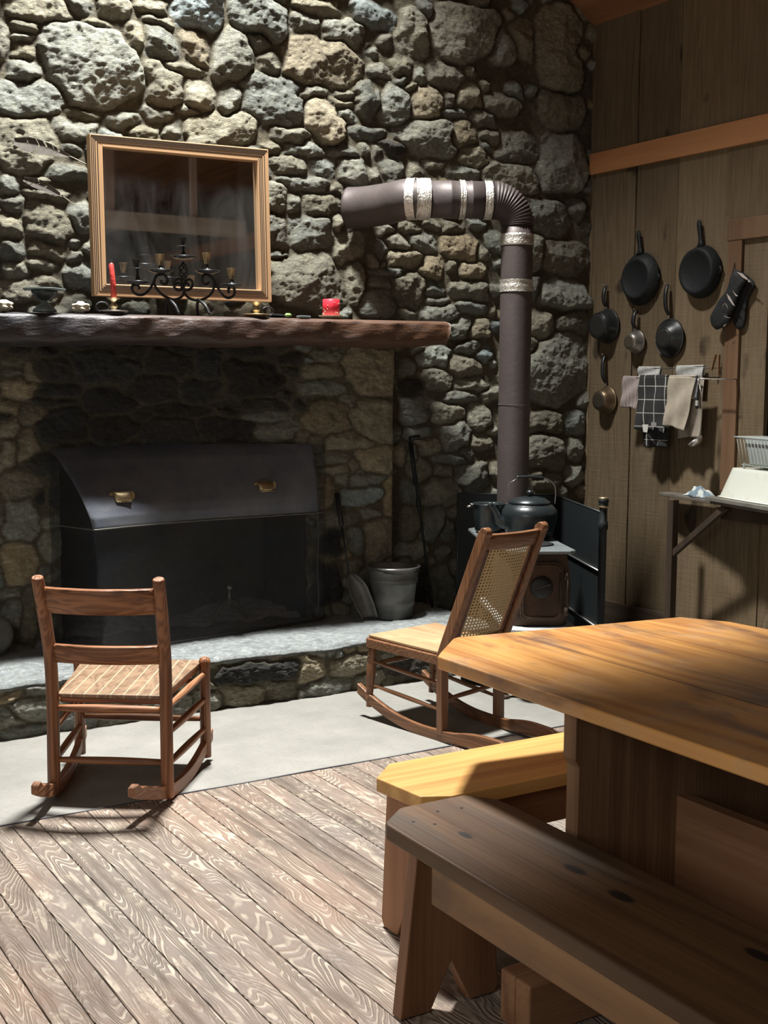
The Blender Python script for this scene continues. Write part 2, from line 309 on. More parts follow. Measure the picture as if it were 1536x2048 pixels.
WALL = [(1.739,3.217,0.144,0.063,0,'g'), (1.929,3.267,0.067,0.046,0,'g'), (2.092,3.284,0.082,0.055,0,'g'), (2.296,3.314,0.085,0.035,0,'g'),
(2.331,3.258,0.088,0.031,0,'g'), (2.534,3.344,0.133,0.108,0,'b'), (2.860,3.372,0.169,0.123,0,'g'), (3.189,3.464,0.154,0.050,0,'g'),
(3.542,3.465,0.131,0.070,0,'b'), (3.129,3.370,0.100,0.055,0,'g'), (3.368,3.348,0.165,0.072,0,'g'), (3.239,3.188,0.246,0.143,12,'t'),
(2.849,3.237,0.079,0.062,0,'g'), (2.926,3.143,0.068,0.060,0,'g'), (2.727,3.153,0.111,0.142,-12,'g'), (2.519,3.155,0.075,0.087,0,'t'),
(2.330,3.152,0.090,0.088,0,'g'), (2.201,3.165,0.051,0.070,0,'g'), (2.023,3.201,0.074,0.018,0,'g'), (1.980,2.993,0.249,0.185,10,'g'),
(1.678,3.135,0.074,0.027,0,'g'), (1.665,3.084,0.060,0.020,0,'g'), (1.658,3.025,0.055,0.038,0,'g'), (1.659,2.931,0.074,0.054,0,'g'),
(1.564,3.059,0.032,0.084,0,'g'), (2.343,2.956,0.104,0.105,0,'g'), (2.447,3.043,0.116,0.036,0,'g'), (2.532,2.922,0.091,0.073,0,'g'),
(2.703,2.909,0.077,0.104,-20,'g'), (2.945,2.946,0.172,0.161,0,'g'), (3.177,3.030,0.113,0.036,12,'g'), (3.383,3.038,0.086,0.023,0,'g'),
(3.364,2.989,0.086,0.023,0,'g'), (3.375,2.925,0.074,0.036,0,'g'), (3.256,2.882,0.127,0.114,-25,'t'), (3.550,3.028,0.114,0.116,0,'g'),
(3.511,2.847,0.126,0.037,0,'g'), (1.689,2.813,0.191,0.077,8,'g'), (1.932,2.773,0.092,0.030,0,'g'), (1.898,2.689,0.131,0.051,0,'g'),
(2.128,2.756,0.088,0.042,0,'g'), (2.300,2.806,0.080,0.041,0,'g'), (2.244,2.708,0.087,0.048,0,'g'), (2.384,2.731,0.050,0.053,0,'g'),
(2.472,2.851,0.064,0.024,0,'g'), (2.650,2.764,0.225,0.104,14,'g'), (3.021,2.792,0.140,0.051,-10,'g'), (1.651,2.588,0.139,0.141,0,'g'),
(1.895,2.610,0.058,0.028,0,'g'), (2.930,2.708,0.052,0.033,0,'g'), (3.119,2.720,0.130,0.038,0,'g'), (3.351,2.736,0.098,0.039,0,'g'),
(3.498,2.762,0.044,0.032,0,'g'), (3.596,2.763,0.057,0.043,0,'g'), (3.024,2.627,0.126,0.056,0,'g'), (3.238,2.645,0.085,0.047,0,'g'),
(3.424,2.632,0.109,0.071,0,'g'), (3.556,2.621,0.064,0.053,0,'g'), (3.134,2.546,0.167,0.044,0,'g'), (2.951,2.461,0.064,0.092,0,'g'),
(3.321,2.519,0.098,0.047,0,'g'), (3.056,2.440,0.047,0.051,0,'g'), (3.223,2.452,0.127,0.073,0,'g'), (2.956,2.277,0.070,0.098,0,'g'),
(3.160,2.291,0.138,0.104,10,'g'), (3.341,2.357,0.074,0.058,0,'g'), (2.986,2.158,0.076,0.041,0,'g'), (3.133,2.034,0.234,0.157,0,'g'),
(3.395,2.230,0.094,0.085,0,'g'), (3.425,2.053,0.063,0.107,0,'g'), (1.575,2.400,0.051,0.041,0,'g'), (1.590,2.315,0.060,0.046,0,'g'),
(1.575,2.214,0.060,0.055,0,'g'), (1.746,2.251,0.114,0.097,0,'g'), (1.691,2.420,0.066,0.028,0,'g'), (1.751,2.376,0.114,0.032,0,'g'),
(1.850,2.485,0.106,0.037,0,'g'), (1.582,2.100,0.065,0.046,0,'g'), (1.583,2.017,0.069,0.041,0,'g'), (1.751,2.112,0.081,0.040,0,'g'),
(1.711,2.055,0.071,0.028,0,'g'), (1.669,1.923,0.146,0.065,0,'g'), (3.787,3.407,0.104,0.116,0,'g'), (4.134,3.468,0.239,0.152,0,'g'),
(3.479,3.352,0.062,0.047,0,'g'), (3.604,3.348,0.057,0.039,0,'g'), (4.417,3.424,0.093,0.094,0,'g'), (4.572,3.495,0.102,0.112,0,'g'),
(3.587,3.184,0.089,0.045,0,'g'), (3.711,3.231,0.087,0.050,0,'g'), (3.646,3.020,0.128,0.122,0,'g'), (3.835,3.182,0.046,0.045,0,'g'),
(4.014,3.215,0.115,0.076,0,'g'), (3.894,3.049,0.113,0.081,0,'t'), (4.189,3.123,0.097,0.063,0,'t'), (4.041,3.090,0.048,0.054,0,'g'),
(4.092,3.022,0.092,0.033,0,'g'), (4.418,3.104,0.122,0.067,0,'g'), (4.290,3.009,0.106,0.045,0,'g'), (3.889,2.857,0.190,0.111,0,'g'),
(4.151,2.918,0.097,0.080,0,'t'), (3.670,2.791,0.103,0.059,0,'d'), (4.224,2.789,0.105,0.056,0,'g'), (4.333,2.919,0.071,0.042,0,'g'),
(3.669,2.662,0.097,0.059,0,'g'), (3.809,2.668,0.066,0.060,0,'g'), (3.949,2.726,0.091,0.027,0,'g'), (4.137,2.695,0.125,0.042,0,'g'),
(4.499,2.702,0.204,0.080,0,'g'), (4.546,2.871,0.147,0.094,0,'g'), (4.885,2.820,0.185,0.193,0,'g'), (4.862,3.123,0.183,0.110,0,'g'),
(4.821,3.478,0.189,0.242,0,'g'), (4.735,2.488,0.197,0.111,0,'g'), (4.985,2.548,0.078,0.065,0,'g'), (4.661,2.279,0.068,0.117,0,'g'),
(4.898,2.261,0.179,0.107,0,'g'), (3.781,2.367,0.086,0.038,0,'g'), (3.938,2.393,0.064,0.033,0,'g'), (4.078,2.390,0.086,0.039,0,'g'),
(3.721,2.279,0.095,0.044,-10,'g'), (3.884,2.288,0.104,0.052,-15,'g'), (4.126,2.276,0.129,0.081,0,'t'), (4.242,2.420,0.071,0.028,0,'g'),
(4.285,2.252,0.053,0.045,0,'g'), (3.757,2.194,0.119,0.049,8,'t'), (3.947,2.150,0.081,0.064,0,'t'), (4.217,2.153,0.085,0.048,0,'t'),
(4.074,2.161,0.045,0.025,0,'g'), (3.655,2.113,0.107,0.027,0,'g'), (3.616,2.049,0.091,0.033,0,'g'), (3.786,2.022,0.116,0.105,-20,'g'),
(3.957,2.030,0.082,0.045,0,'g'), (4.207,2.027,0.131,0.063,0,'g'), (3.967,1.963,0.085,0.025,0,'g'), (3.589,1.936,0.116,0.082,0,'g'),
(3.798,1.884,0.060,0.033,0,'g'), (3.991,1.897,0.137,0.056,0,'g'), (4.225,1.939,0.121,0.034,0,'g'), (4.278,1.817,0.086,0.052,0,'t'),
(3.381,2.357,0.050,0.042,0,'g'), (3.641,2.343,0.052,0.038,0,'g'), (3.611,2.228,0.032,0.060,0,'g'), (4.733,1.852,0.099,0.080,0,'g'),
(4.859,1.587,0.234,0.229,35,'g'), (4.663,2.060,0.068,0.076,0,'g'), (4.893,2.038,0.187,0.090,0,'g'), (4.973,1.875,0.118,0.075,0,'g'),
(3.973,1.651,0.110,0.057,0,'b'), (4.179,1.601,0.120,0.063,0,'g'), (4.197,1.701,0.089,0.037,0,'g'), (3.997,1.524,0.104,0.068,0,'g'),
(4.229,1.497,0.125,0.043,0,'g'), (3.806,1.482,0.087,0.045,0,'d'), (4.158,1.422,0.117,0.038,0,'g'), (3.833,1.347,0.098,0.079,0,'g'),
(4.056,1.329,0.129,0.057,0,'g'), (4.279,1.301,0.087,0.070,0,'g'), (4.115,1.198,0.102,0.087,0,'g'), (3.842,1.214,0.105,0.034,0,'g'),
(3.910,1.140,0.110,0.046,0,'g'), (4.287,1.158,0.080,0.047,0,'g'), (3.811,1.107,0.047,0.051,0,'g'), (4.066,1.063,0.126,0.032,0,'g'),
(3.851,1.003,0.088,0.057,0,'g'), (4.237,0.954,0.126,0.088,0,'g'), (4.031,0.998,0.077,0.038,0,'g'), (4.006,0.872,0.147,0.081,0,'g'),
(3.797,0.888,0.061,0.074,0,'g'), (3.809,0.704,0.082,0.092,0,'g'), (3.943,0.695,0.090,0.099,0,'g'), (4.065,0.646,0.049,0.064,0,'g'),
(4.030,0.511,0.053,0.038,0,'g'), (3.815,0.548,0.102,0.052,0,'g'), (4.012,0.313,0.113,0.141,0,'g'), (3.873,0.340,0.062,0.134,0,'d'),
(4.770,1.088,0.151,0.110,0,'g'), (4.757,1.271,0.147,0.073,0,'g'), (5.000,1.259,0.088,0.074,0,'g'), (5.002,1.096,0.088,0.068,0,'g'),
(4.807,0.904,0.117,0.043,0,'g'), (5.013,0.925,0.080,0.075,0,'g'), (3.760,0.408,0.054,0.115,0,'g'), (4.496,1.836,0.074,0.058,0,'g'),
(4.514,2.098,0.074,0.070,0,'g'), (4.498,1.572,0.082,0.118,0,'g'), (4.499,1.306,0.074,0.089,0,'g'), (4.500,1.098,0.075,0.090,0,'g')]
x0, x1, z0, z1 = .85, 5.14, 0, 3.78
gx = np.linspace(x0, x1, 560); gz = np.linspace(z0, z1, 500); X, Z = np.meshgrid(gx, gz, indexing='ij')
h, col = stone_field(X, Z, WALL, 11, x0, x1, z0, z1, 500, .017, .06)
h = h + .05 * fbm(X, Z, 1.3, 77, 2)
hole = (X > 1.74) & (X < 3.06) & (Z > .2) & (Z < 1.10)
o = struct(sheet('wall_back', np.stack([X, YW + .03 - h, Z], -1), col, MS, ~hole))
mb = MB(); mb.box(-1.3, 1.6, YW + .06, YW + .2, -.3, 6.2); mb.box(3.2, 5.3, YW + .06, YW + .2, -.3, 6.2); mb.box(1.6, 3.2, YW + .06, YW + .2, 1.25, 6.2); struct(obj('wall_back', mb, MS))
PIER = [(3.471,1.565,0.180,0.129,0,'t'), (3.188,1.644,0.097,0.032,0,'g'), (3.157,1.565,0.126,0.042,0,'g'), (3.156,1.473,0.126,0.040,0,'g'),
(3.187,1.317,0.149,0.077,0,'t'), (3.501,1.286,0.159,0.120,0,'t'), (3.327,1.182,0.168,0.043,0,'g'), (3.128,1.175,0.054,0.048,0,'g'),
(3.518,1.086,0.147,0.071,0,'t'), (3.211,1.092,0.116,0.032,0,'g'), (3.226,1.035,0.104,0.024,0,'g'), (3.148,0.929,0.073,0.102,0,'t'),
(3.284,0.982,0.037,0.027,0,'g'), (3.431,0.975,0.108,0.027,0,'g'), (3.405,0.886,0.139,0.046,0,'b'), (3.604,0.883,0.062,0.111,0,'t'),
(3.254,0.772,0.130,0.043,0,'g'), (3.458,0.781,0.070,0.022,0,'g'), (3.212,0.647,0.086,0.071,0,'d'), (3.534,0.643,0.129,0.117,0,'t'),
(3.374,0.635,0.051,0.088,0,'g'), (3.172,0.425,0.086,0.125,0,'d'), (3.354,0.513,0.057,0.044,0,'g'), (3.519,0.401,0.143,0.090,0,'g'),
(1.545,1.578,0.041,0.023,0,'g'), (1.543,1.541,0.037,0.021,0,'g'), (1.563,1.463,0.087,0.046,0,'t'), (1.725,1.548,0.095,0.056,0,'d'),
(1.972,1.564,0.153,0.079,0,'d'), (2.214,1.461,0.124,0.068,0,'d'), (1.999,1.403,0.139,0.060,0,'d'), (1.750,1.454,0.114,0.028,0,'d'),
(1.736,1.396,0.109,0.021,0,'d'), (2.458,1.452,0.105,0.050,0,'d'), (2.303,1.595,0.131,0.061,0,'d'), (2.763,1.520,0.175,0.092,0,'d'),
(2.507,1.583,0.076,0.067,0,'d'), (2.339,1.356,0.185,0.032,0,'d'), (2.760,1.385,0.204,0.031,0,'d'), (1.768,1.289,0.120,0.085,0,'d'),
(2.012,1.264,0.115,0.068,0,'d'), (2.289,1.256,0.162,0.064,0,'d'), (2.607,1.260,0.144,0.071,0,'d'), (2.836,1.319,0.149,0.026,0,'g'),
(2.886,1.248,0.133,0.042,0,'g'), (1.517,1.272,0.055,0.037,0,'t'), (1.593,1.189,0.056,0.075,0,'t'), (1.499,1.146,0.050,0.074,0,'g'),
(1.554,1.027,0.093,0.070,0,'t'), (1.559,0.851,0.079,0.103,0,'g'), (1.540,0.640,0.093,0.090,0,'t'), (1.482,0.515,0.060,0.028,0,'g'),
(1.590,0.397,0.042,0.119,0,'g'), (1.501,0.406,0.046,0.071,0,'g'), (2.980,1.623,0.088,0.036,0,'d'), (2.950,1.558,0.070,0.031,0,'d'),
(1.623,1.525,0.046,0.046,0,'g'), (1.508,1.383,0.050,0.037,0,'t'), (1.621,1.339,0.056,0.042,0,'g')]
x0, x1, z0, z1 = .85, 3.60, 0, 1.74
gx = np.linspace(x0, x1, 430); gz = np.linspace(z0, z1, 280); X, Z = np.meshgrid(gx, gz, indexing='ij')
def soot(x, z): return np.clip(1.25 - np.maximum(np.abs(np.asarray(x) - 2.25) / .72, 0) ** 3, 0, 1) * np.clip((np.asarray(z) - .9) / .3, 0, 1)
h, col = stone_field(X, Z, PIER, 23, x0, x1, z0, z1, 260, .016, .06, .009, .55, soot)
ed = np.clip((x1 - X) / .05, 0, 1) ** .5
Yp = YP - h * ed
hole = (X > 1.74) & (X < 3.06) & (Z > .2) & (Z < 1.10)
struct(sheet('wall_fireplace', np.stack([X, Yp, Z], -1), col, MS, ~hole))
gy = np.linspace(YP, YW + .05, 16); Y2, Z2 = np.meshgrid(gy, gz, indexing='ij')
c2 = np.repeat(col[-3:-2, :, :], 16, 0)
struct(sheet('wall_fireplace_side', np.stack([np.full(Y2.shape, x1) + .012 * fbm(Y2, Z2, 12, 5), Y2, Z2], -1), c2, MS))
# firebox behind the screen
mb = MB(); mb.box(1.6, 3.2, 6.3, 6.4, 0, 1.4); mb.box(1.62, 1.74, YP + .02, 6.4, 0, 1.4); mb.box(3.06, 3.18, YP + .02, 6.4, 0, 1.4); mb.box(1.6, 3.2, YP + .02, 6.4, 1.1, 1.25)
struct(obj('wall_firebox', mb, plain('sooty_brick', (.05, .045, .04), .9)))
mb = MB(); mb.grid(lambda u, v: (1.75 + 1.30 * u, YP + .03 + .45 * v, HZ + .012 + .03 * math.sin(9 * u) * v + .012 * math.sin(31 * u + 17 * v)), 40, 20)
tag(obj('ash_bed', mb, plain('wood_ash', (.42, .43, .43), .95, 0, .5, 22, .004, 80)), 'pale grey bed of wood ash on the firebox floor behind the screen', 'ash')
bpy.data.objects['ash_bed']['kind'] = 'stuff'
# raised hearth
HE = [(2.457,0.158,0.232,0.076,0,'d'), (2.217,0.155,0.064,0.060,0,'g'), (1.436,0.128,0.127,0.065,0,'g'), (1.309,0.104,0.062,0.056,0,'g'),
(1.607,0.059,0.110,0.066,0,'g'), (1.390,0.027,0.126,0.043,0,'g'), (1.809,0.029,0.114,0.063,0,'g'), (1.996,0.047,0.142,0.069,0,'g'),
(2.215,0.061,0.069,0.070,0,'g'), (2.391,0.072,0.127,0.066,0,'g'), (2.573,0.083,0.105,0.072,0,'g'), (2.734,0.135,0.081,0.083,0,'t'),
(2.815,0.038,0.165,0.064,0,'g'), (2.955,0.131,0.113,0.065,0,'t'), (3.068,0.041,0.086,0.050,0,'g'), (3.333,0.083,0.150,0.062,0,'d'),
(3.244,0.171,0.106,0.041,0,'g'), (3.425,0.175,0.091,0.052,0,'g'), (1.789,0.144,0.136,0.045,0,'g')]
x0, x1 = .85, 3.86
gx = np.linspace(x0, x1, 420); nt, nf = 110, 70
zf = np.linspace(0, 1, nf); Xf, Zf = np.meshgrid(gx, zf * .25, indexing='ij')
h, col = stone_field(Xf, Zf, HE, 31, x0, x1, 0, .25, 60, .016, .05, .008, .6)
yf = 5.15 + .035 * fbm(gx, gx * 0, 3, 3, 3) + .012 * fbm(gx, gx * 0, 16, 8, 2)
P = np.zeros((420, nt + nf, 3)); cc = np.zeros((420, nt + nf, 3))
tt = np.linspace(1, 0, nt); Xt, Tt = np.meshgrid(gx, tt, indexing='ij'); Yt = yf[:, None] - .02 + (5.95 - yf[:, None]) * Tt
bz = .010 * fbm(Xt, Yt, 5, 41, 4) + .012 * np.floor(3 * (fbm(Xt, Yt, 2.2, 45, 3) + .5)) / 3
P[:, :nt, 0] = Xt; P[:, :nt, 1] = Yt; P[:, :nt, 2] = HZ - .006 + bz - .022 * np.exp(-Tt * 60)
crack = np.exp(-(fbm(Xt, Yt, 2.6, 91, 4) / .012) ** 2) * .5; P[:, :nt, 2] -= .006 * crack
cc[:, :nt] = np.array((.30, .325, .33)) * (1 + .18 * fbm(Xt, Yt, 6, 51))[..., None] * (1 - .5 * crack)[..., None]
ztop = P[:, nt - 1, 2]
P[:, nt:, 0] = gx[:, None]; P[:, nt:, 2] = (ztop[:, None]) * (1 - zf[None, :]); hh = h[:, ::-1]
P[:, nt:, 1] = yf[:, None] - hh * np.clip(zf * 14 + .3, 0, 1)[None, :] - .004; cc[:, nt:] = col[:, ::-1] * 1.05
cc[:, nt:nt + 4] = cc[:, nt:nt + 4] * .4 + .22
struct(sheet('hearth_raised', P, cc, MS))
mb = MB(); mb.box(x0, x1, 5.2, 5.9, 0, .2); struct(obj('hearth_core', mb, MS))

# ------------------------------------------------------------------ floors
def plank_floor_mat():
    t = NT('painted_planks'); at = t.n('Attribute', attribute_name='tint').outputs['Color']; sep = t.n('SeparateColor', {0: at})
    off = t.n('CombineXYZ', {0: t.math('MULTIPLY', sep.outputs[0], 37.0), 1: t.math('MULTIPLY', sep.outputs[1], 53.0)}).outputs[0]
    v = t.n('VectorMath', {0: t.tc.outputs['Object'], 1: off}, operation='ADD').outputs[0]
    n1 = t.noise(t.map((1, .15, 1), src=v), 7.5, 2, .5, .35)
    ring = t.math('SINE', t.math('MULTIPLY', n1, 250.0)); ln = t.step(ring, .3, .8)
    brk = t.step(t.noise(t.map((1, .4, 1), src=v), 9, 5, .7), .40, .62)
    fine = t.noise(t.map((110, 4, 1), src=v), 1.0, 3, .7)
    base = t.mix(t.step(t.noise(t.map((.7, .35, 1)), 3.0, 4, .6), .38, .68), (.17, .143, .12), (.25, .17, .125))
    base = t.mix(t.math('MULTIPLY', t.step(fine, .4, .7), .35), base, (.26, .2, .16))
    c = t.mix(t.math('MULTIPLY', t.math('MULTIPLY', ln, brk), .7), base, (.52, .46, .36))
    worn = t.step(t.noise(t.map((1, .45, 1)), 11.0, 8, .75), .56, .66); region = t.step(t.noise(t.map((1, .7, 1)), 1.7, 3), .35, .65)
    c = t.mix(t.math('MULTIPLY', t.math('MULTIPLY', worn, region), .8), c, (.58, .5, .38))
    sp = t.step(t.noise(t.map(), 30.0, 6, .7), .66, .70); c = t.mix(t.math('MULTIPLY', sp, .8), c, (.72, .7, .66))
    c = t.mix(1.0, c, t.ramp(sep.outputs[2], [(0, .8), (1, 1.2)]), 'MULTIPLY')
    return t.out(c, t.math('MULTIPLY_ADD', fine, .3, .42), 0, t.math('ADD', ring, t.math('MULTIPLY', fine, 2.0)), .0012, 1, .35)
def boards(name, spans, mat, build, seed=3):
    """build(a, b, mb) adds one board; a colour per board is stored"""
    r = np.random.RandomState(seed); mb = MB(); cols = []
    for a, b in spans:
        n = len(mb.V); build(a, b, mb); c = r.rand(3); cols += [(c[0], c[1], c[2], 1)] * (len(mb.V) - n)
    o = obj(name, mb, mat); at = o.data.color_attributes.new('tint', 'FLOAT_COLOR', 'POINT')
    at.data.foreach_set('color', np.array(cols, np.float32).reshape(-1)); return o
xs = [.873 + .0886 * k for k in range(-26, 48)]
o = boards('floor', [(a + .0016, a + .0870) for a in xs], plank_floor_mat(), lambda a, b, m: m.box(a, b, -3, 4.125, -.03, 0))
bv = o.modifiers.new('b', 'BEVEL'); bv.width = .0015; bv.segments = 1; struct(o)
mb = MB(); mb.box(-1.5, 5.2, -3, 4.12, -.06, -.031); struct(obj('floor', mb, plain('subfloor', (.02, .017, .014), .9)))
t = NT('concrete'); n = t.noise(t.map(), 3, 8, .65); n2 = t.noise(t.map(), 60, 5, .6)
c = t.mix(t.step(n, .35, .7), (.205, .2, .18), (.28, .272, .245)); c = t.mix(t.math('MULTIPLY', t.step(n2, .5, .7), .25), c, (.15, .145, .12))
MC = t.out(c, .8, 0, t.math('ADD', n2, n), .002, 1, .3)
mb = MB(); mb.grid(lambda u, v: (-1.5 + 6.7 * u, 4.128 + .004 * math.sin(40 * u) + 1.8 * v, .001 - .003 * (v < .001)), 80, 20); struct(obj('floor', mb, MC))
mb = MB(); mb.tube([(.2 + .1 * k, 4.130 + .003 * math.sin(k), .001) for k in range(49)], .004, 6, flat=.6); struct(obj('trim_1', mb, plain('rope_caulk', (.1, .1, .11), .8)))

# ------------------------------------------------------------------ plank wall, ceiling
def plank_wall_mat():
    t = NT('rough_planks'); at = t.n('Attribute', attribute_name='tint').outputs['Color']; sep = t.n('SeparateColor', {0: at})
    off = t.n('CombineXYZ', {1: t.math('MULTIPLY', sep.outputs[0], 31.0), 2: t.math('MULTIPLY', sep.outputs[1], 17.0)}).outputs[0]
    v = t.n('VectorMath', {0: t.tc.outputs['Object'], 1: off}, operation='ADD').outputs[0]
    n1 = t.noise(t.map((1, 1, .12), src=v), 5, 3, .5, .4); ring = t.math('MULTIPLY_ADD', t.math('SINE', t.math('MULTIPLY', n1, 60.0)), .5, .5)
    f = t.noise(t.map((80, 80, 3), src=v), 1.0, 4, .65); saw = t.noise(t.map((6, 6, 90), src=v), 1.0, 3, .5)
    c = t.mix(t.step(f, .2, .8), (.12, .082, .045), (.2, .15, .09)); c = t.mix(t.math('MULTIPLY', ring, .2), c, (.09, .058, .03))
    c = t.mix(t.math('MULTIPLY', t.step(t.noise(t.map((1, 1, .5), src=v), 3.2, 5, .6), .45, .7), .4), c, (.23, .18, .115))
    c = t.mix(t.math('MULTIPLY', t.step(t.noise(t.map((3, 3, 1.6), src=v), 2.2, 2, .3), .69, .74), .8), c, (.03, .02, .013))
    c = t.mix(1.0, c, t.ramp(sep.outputs[2], [(0, .74), (1, 1.08)]), 'MULTIPLY')
    return t.out(c, .75, 0, t.math('ADD', t.math('ADD', f, t.math('MULTIPLY', saw, .6)), ring), .003, 1, .25)
MPW = plank_wall_mat()
gaps = [5.93, 5.89, 5.521, 5.186, 4.817, 4.504]
while gaps[-1] > -3: gaps.append(gaps[-1] - random.Random(len(gaps)).uniform(.2, .34))
win = (4.68, 2.265, .95)  # opening: y edge, top z, sill z
def plank(a, b, m):
    dx = random.Random(int(a * 100)).uniform(0, .008)
    if b < win[0] + .05 and b > win[0] - 1.3: m.box(XW + dx, XW + .03, a, b, 0, win[2]); m.box(XW + dx, XW + .03, a, b, win[1], 6)
    else: m.box(XW + dx, XW + .03, a, b, 0, 6)
struct(boards('wall_right', [(gaps[i + 1] + .0025, gaps[i] - .0025) for i in range(len(gaps) - 1)], MPW, plank, 9))
mb = MB(); mb.box(XW + .35, XW + .4, -3, 6.1, -.1, 6.2); struct(obj('wall_right', mb, plain('dark_backing', (.03, .025, .018), .9)))
mb = MB(); mb.box(XW + .031, XW + .05, win[0] - .0, 6.1, -.1, 6.2); mb.box(XW + .031, XW + .05, -3, win[0] - 1.25, -.1, 6.2); struct(obj('wall_right', mb, plain('dark_sheathing', (.012, .01, .008), .9)))
ORANGE = wood('fresh_lumber', (.36, .155, .06), (.54, .26, .11), 'Y', 5, .6, .05, var=.2)
mb = MB(); a = (5.07, 5.913, 2.888); a2 = (5.07, 5.911, 2.764); b = (5.07, 4.501, 2.887); b2 = (5.07, 4.497, 2.757)
k = 8.0 / (a[1] - b[1])
def ext(p, q): return (XW - .022, p[1] + (q[1] - p[1]) * k, p[2] + (q[2] - p[2]) * k)
A = (XW - .022, a[1] + .0, a[2]); A2 = (XW - .022, a2[1] + .0, a2[2])
mb.prism([A2, ext(a2, b2), ext(a, b), A], (.024, 0, 0)); struct(obj('trim_2', mb, ORANGE, bevel=.002))
mb = MB(); mb.box(XW - .018, XW, -3, 5.85, 0, 0.1854); struct(obj('baseboard_right', mb, wood('dark_base', (.05, .035, .022), (.1, .07, .045), 'Y', 6, .7), bevel=.002))
# window on the plank wall
wd = wood('casing', (.13, .07, .036), (.21, .12, .065), 'Z', 6, .65)
y0 = 4.778; zt = 2.375
mb = MB(); mb.box(XW - .02, XW, win[0], y0, .93, win[1] + .002); mb.box(XW - .024, XW, win[0] - 1.3, y0 + .005, win[1], zt); mb.box(XW - .02, XW, win[0] - 1.32, win[0] - 1.21, .93, win[1])
wi = struct(obj('window_1', mb, wd, bevel=.004))
mb = MB(); mb.box(XW, XW + .3, win[0], win[0] + .02, win[2], win[1]); mb.box(XW, XW + .3, win[0] - 1.25, win[0], win[1], win[1] + .02); mb.box(XW, XW + .3, win[0] - 1.25, win[0], win[2] - .02, win[2])
obj('window_reveal', mb, plain('reveal', (.07, .06, .04), .8), wi)
mb = MB(); mb.box(XW + .30, XW + .31, win[0] - 1.25, win[0], win[2], win[1]); obj('shutter_board', mb, plain('olive_board', (.06, .058, .036), .7), wi)
# roof: two slopes with a skylight opening above the hearth
zr = lambda x: 3.645 + .64 * (5.09 - x)
RW = wood('roof_boards', (.2, .085, .035), (.32, .15, .065), 'Y', 6, .7, .06)
mb = MB()
def slab(xa, xb, ya, yb, f): mb.hexa([(xa, ya, f(xa)), (xb, ya, f(xb)), (xb, yb, f(xb)), (xa, yb, f(xa)), (xa, ya, f(xa) + .04), (xb, ya, f(xb) + .04), (xb, yb, f(xb) + .04), (xa, yb, f(xa) + .04)])
sx0, sx1, sy0, sy1 = 1.95, 2.80, 4.5, 5.6
for a in ((1.9, sx0, -3, 5.95), (sx1, 5.25, -3, 5.95), (sx0, sx1, -3, sy0), (sx0, sx1, sy1, 5.95)): slab(*a, zr)
slab(-1.3, 1.9, -3, 5.95, lambda x: zr(1.9) - .64 * (1.9 - x))
struct(obj('ceiling', mb, RW))
mb = MB(); mb.box(-1.3, XW, -3, 3.74, 3.30, 3.36); struct(obj('ceiling_shade_slab', mb, RW))  # slab above the frame, added so its edge shades the near table and bench
mb = MB(); mb.box(-1.4, 5.2, -3.05, -3, -.05, 6); struct(obj('wall_front', mb, MPW))
# ------------------------------------------------------------------ mantel log
t = NT('mantel_log'); n = t.noise(t.map((.35, 1, 1)), 6, 6, .6, .5); n2 = t.noise(t.map((.25, 1, 1)), 26, 5, .65)
c = t.ramp(n, [(.3, (.01, .01, .012)), (.48, (.02, .019, .021)), (.6, (.05, .028, .018)), (.75, (.15, .07, .032))])
sx = t.n('SeparateXYZ', {0: t.tc.outputs['Object']}).outputs[0]
c = t.mix(t.step(sx, 1.5, 3.3), t.mix(.7, c, (.018, .019, .024)), t.mix(.5, c, (.15, .065, .026)))
c = t.mix(t.math('MULTIPLY', t.step(n2, .5, .62), .25), c, (.1, .095, .095))
ML = t.out(c, .5, 0, t.math('ADD', n2, n), .008, 1, .45)
xa, xb = .75, 3.70
def ztop(x): return 1.796 + .0131 * (x - 1.401)
def zbot(x): return 1.655 + .0170 * (x - 1.396)
def fm(u, v):
    x = xa + (xb - xa) * u; zt, zb = ztop(x), zbot(x) + .006 * math.sin(7 * x); zm, hh = (zt + zb) / 2, (zt - zb) / 2
    a = 2 * math.pi * v; ce, se = math.cos(a), math.sin(a); p = .45
    wy = .5 * .40 + .009 * math.sin(3.1 * x + 1) + .003 * math.sin(13 * x + 5 * a)
    yy = 5.59 + wy * math.copysign(abs(ce) ** p, ce); zz = zm + hh * math.copysign(abs(se) ** (.5 if se < 0 else .28), se)
    wob = .0025 * math.sin(19 * x + 3 * a) + .002 * math.sin(31 * x - 4 * a) + .002 * math.sin(47 * x + 9 * a)
    if se < .4: yy -= wob * 1.2; zz += wob * .8 * (1 if se < 0 else .3)
    return (x + (.01 * math.sin(5 * a) if u > .99 else 0), yy, zz)
mb = MB(); mb.grid(fm, 150, 40)
e = len(mb.V); mb.V.append((xb - .004, 5.59, 1.76)); b = 150 * 41
for k in range(40): mb.F.append((b + k, b + k + 1, e)); mb.S.append(False)
o = obj('mantel_log', mb, ML); tag(o, 'long rough-hewn dark log mantel shelf across the stone chimney', 'mantel')

def cc(px_x, z): return (px_x, 5.50, z)
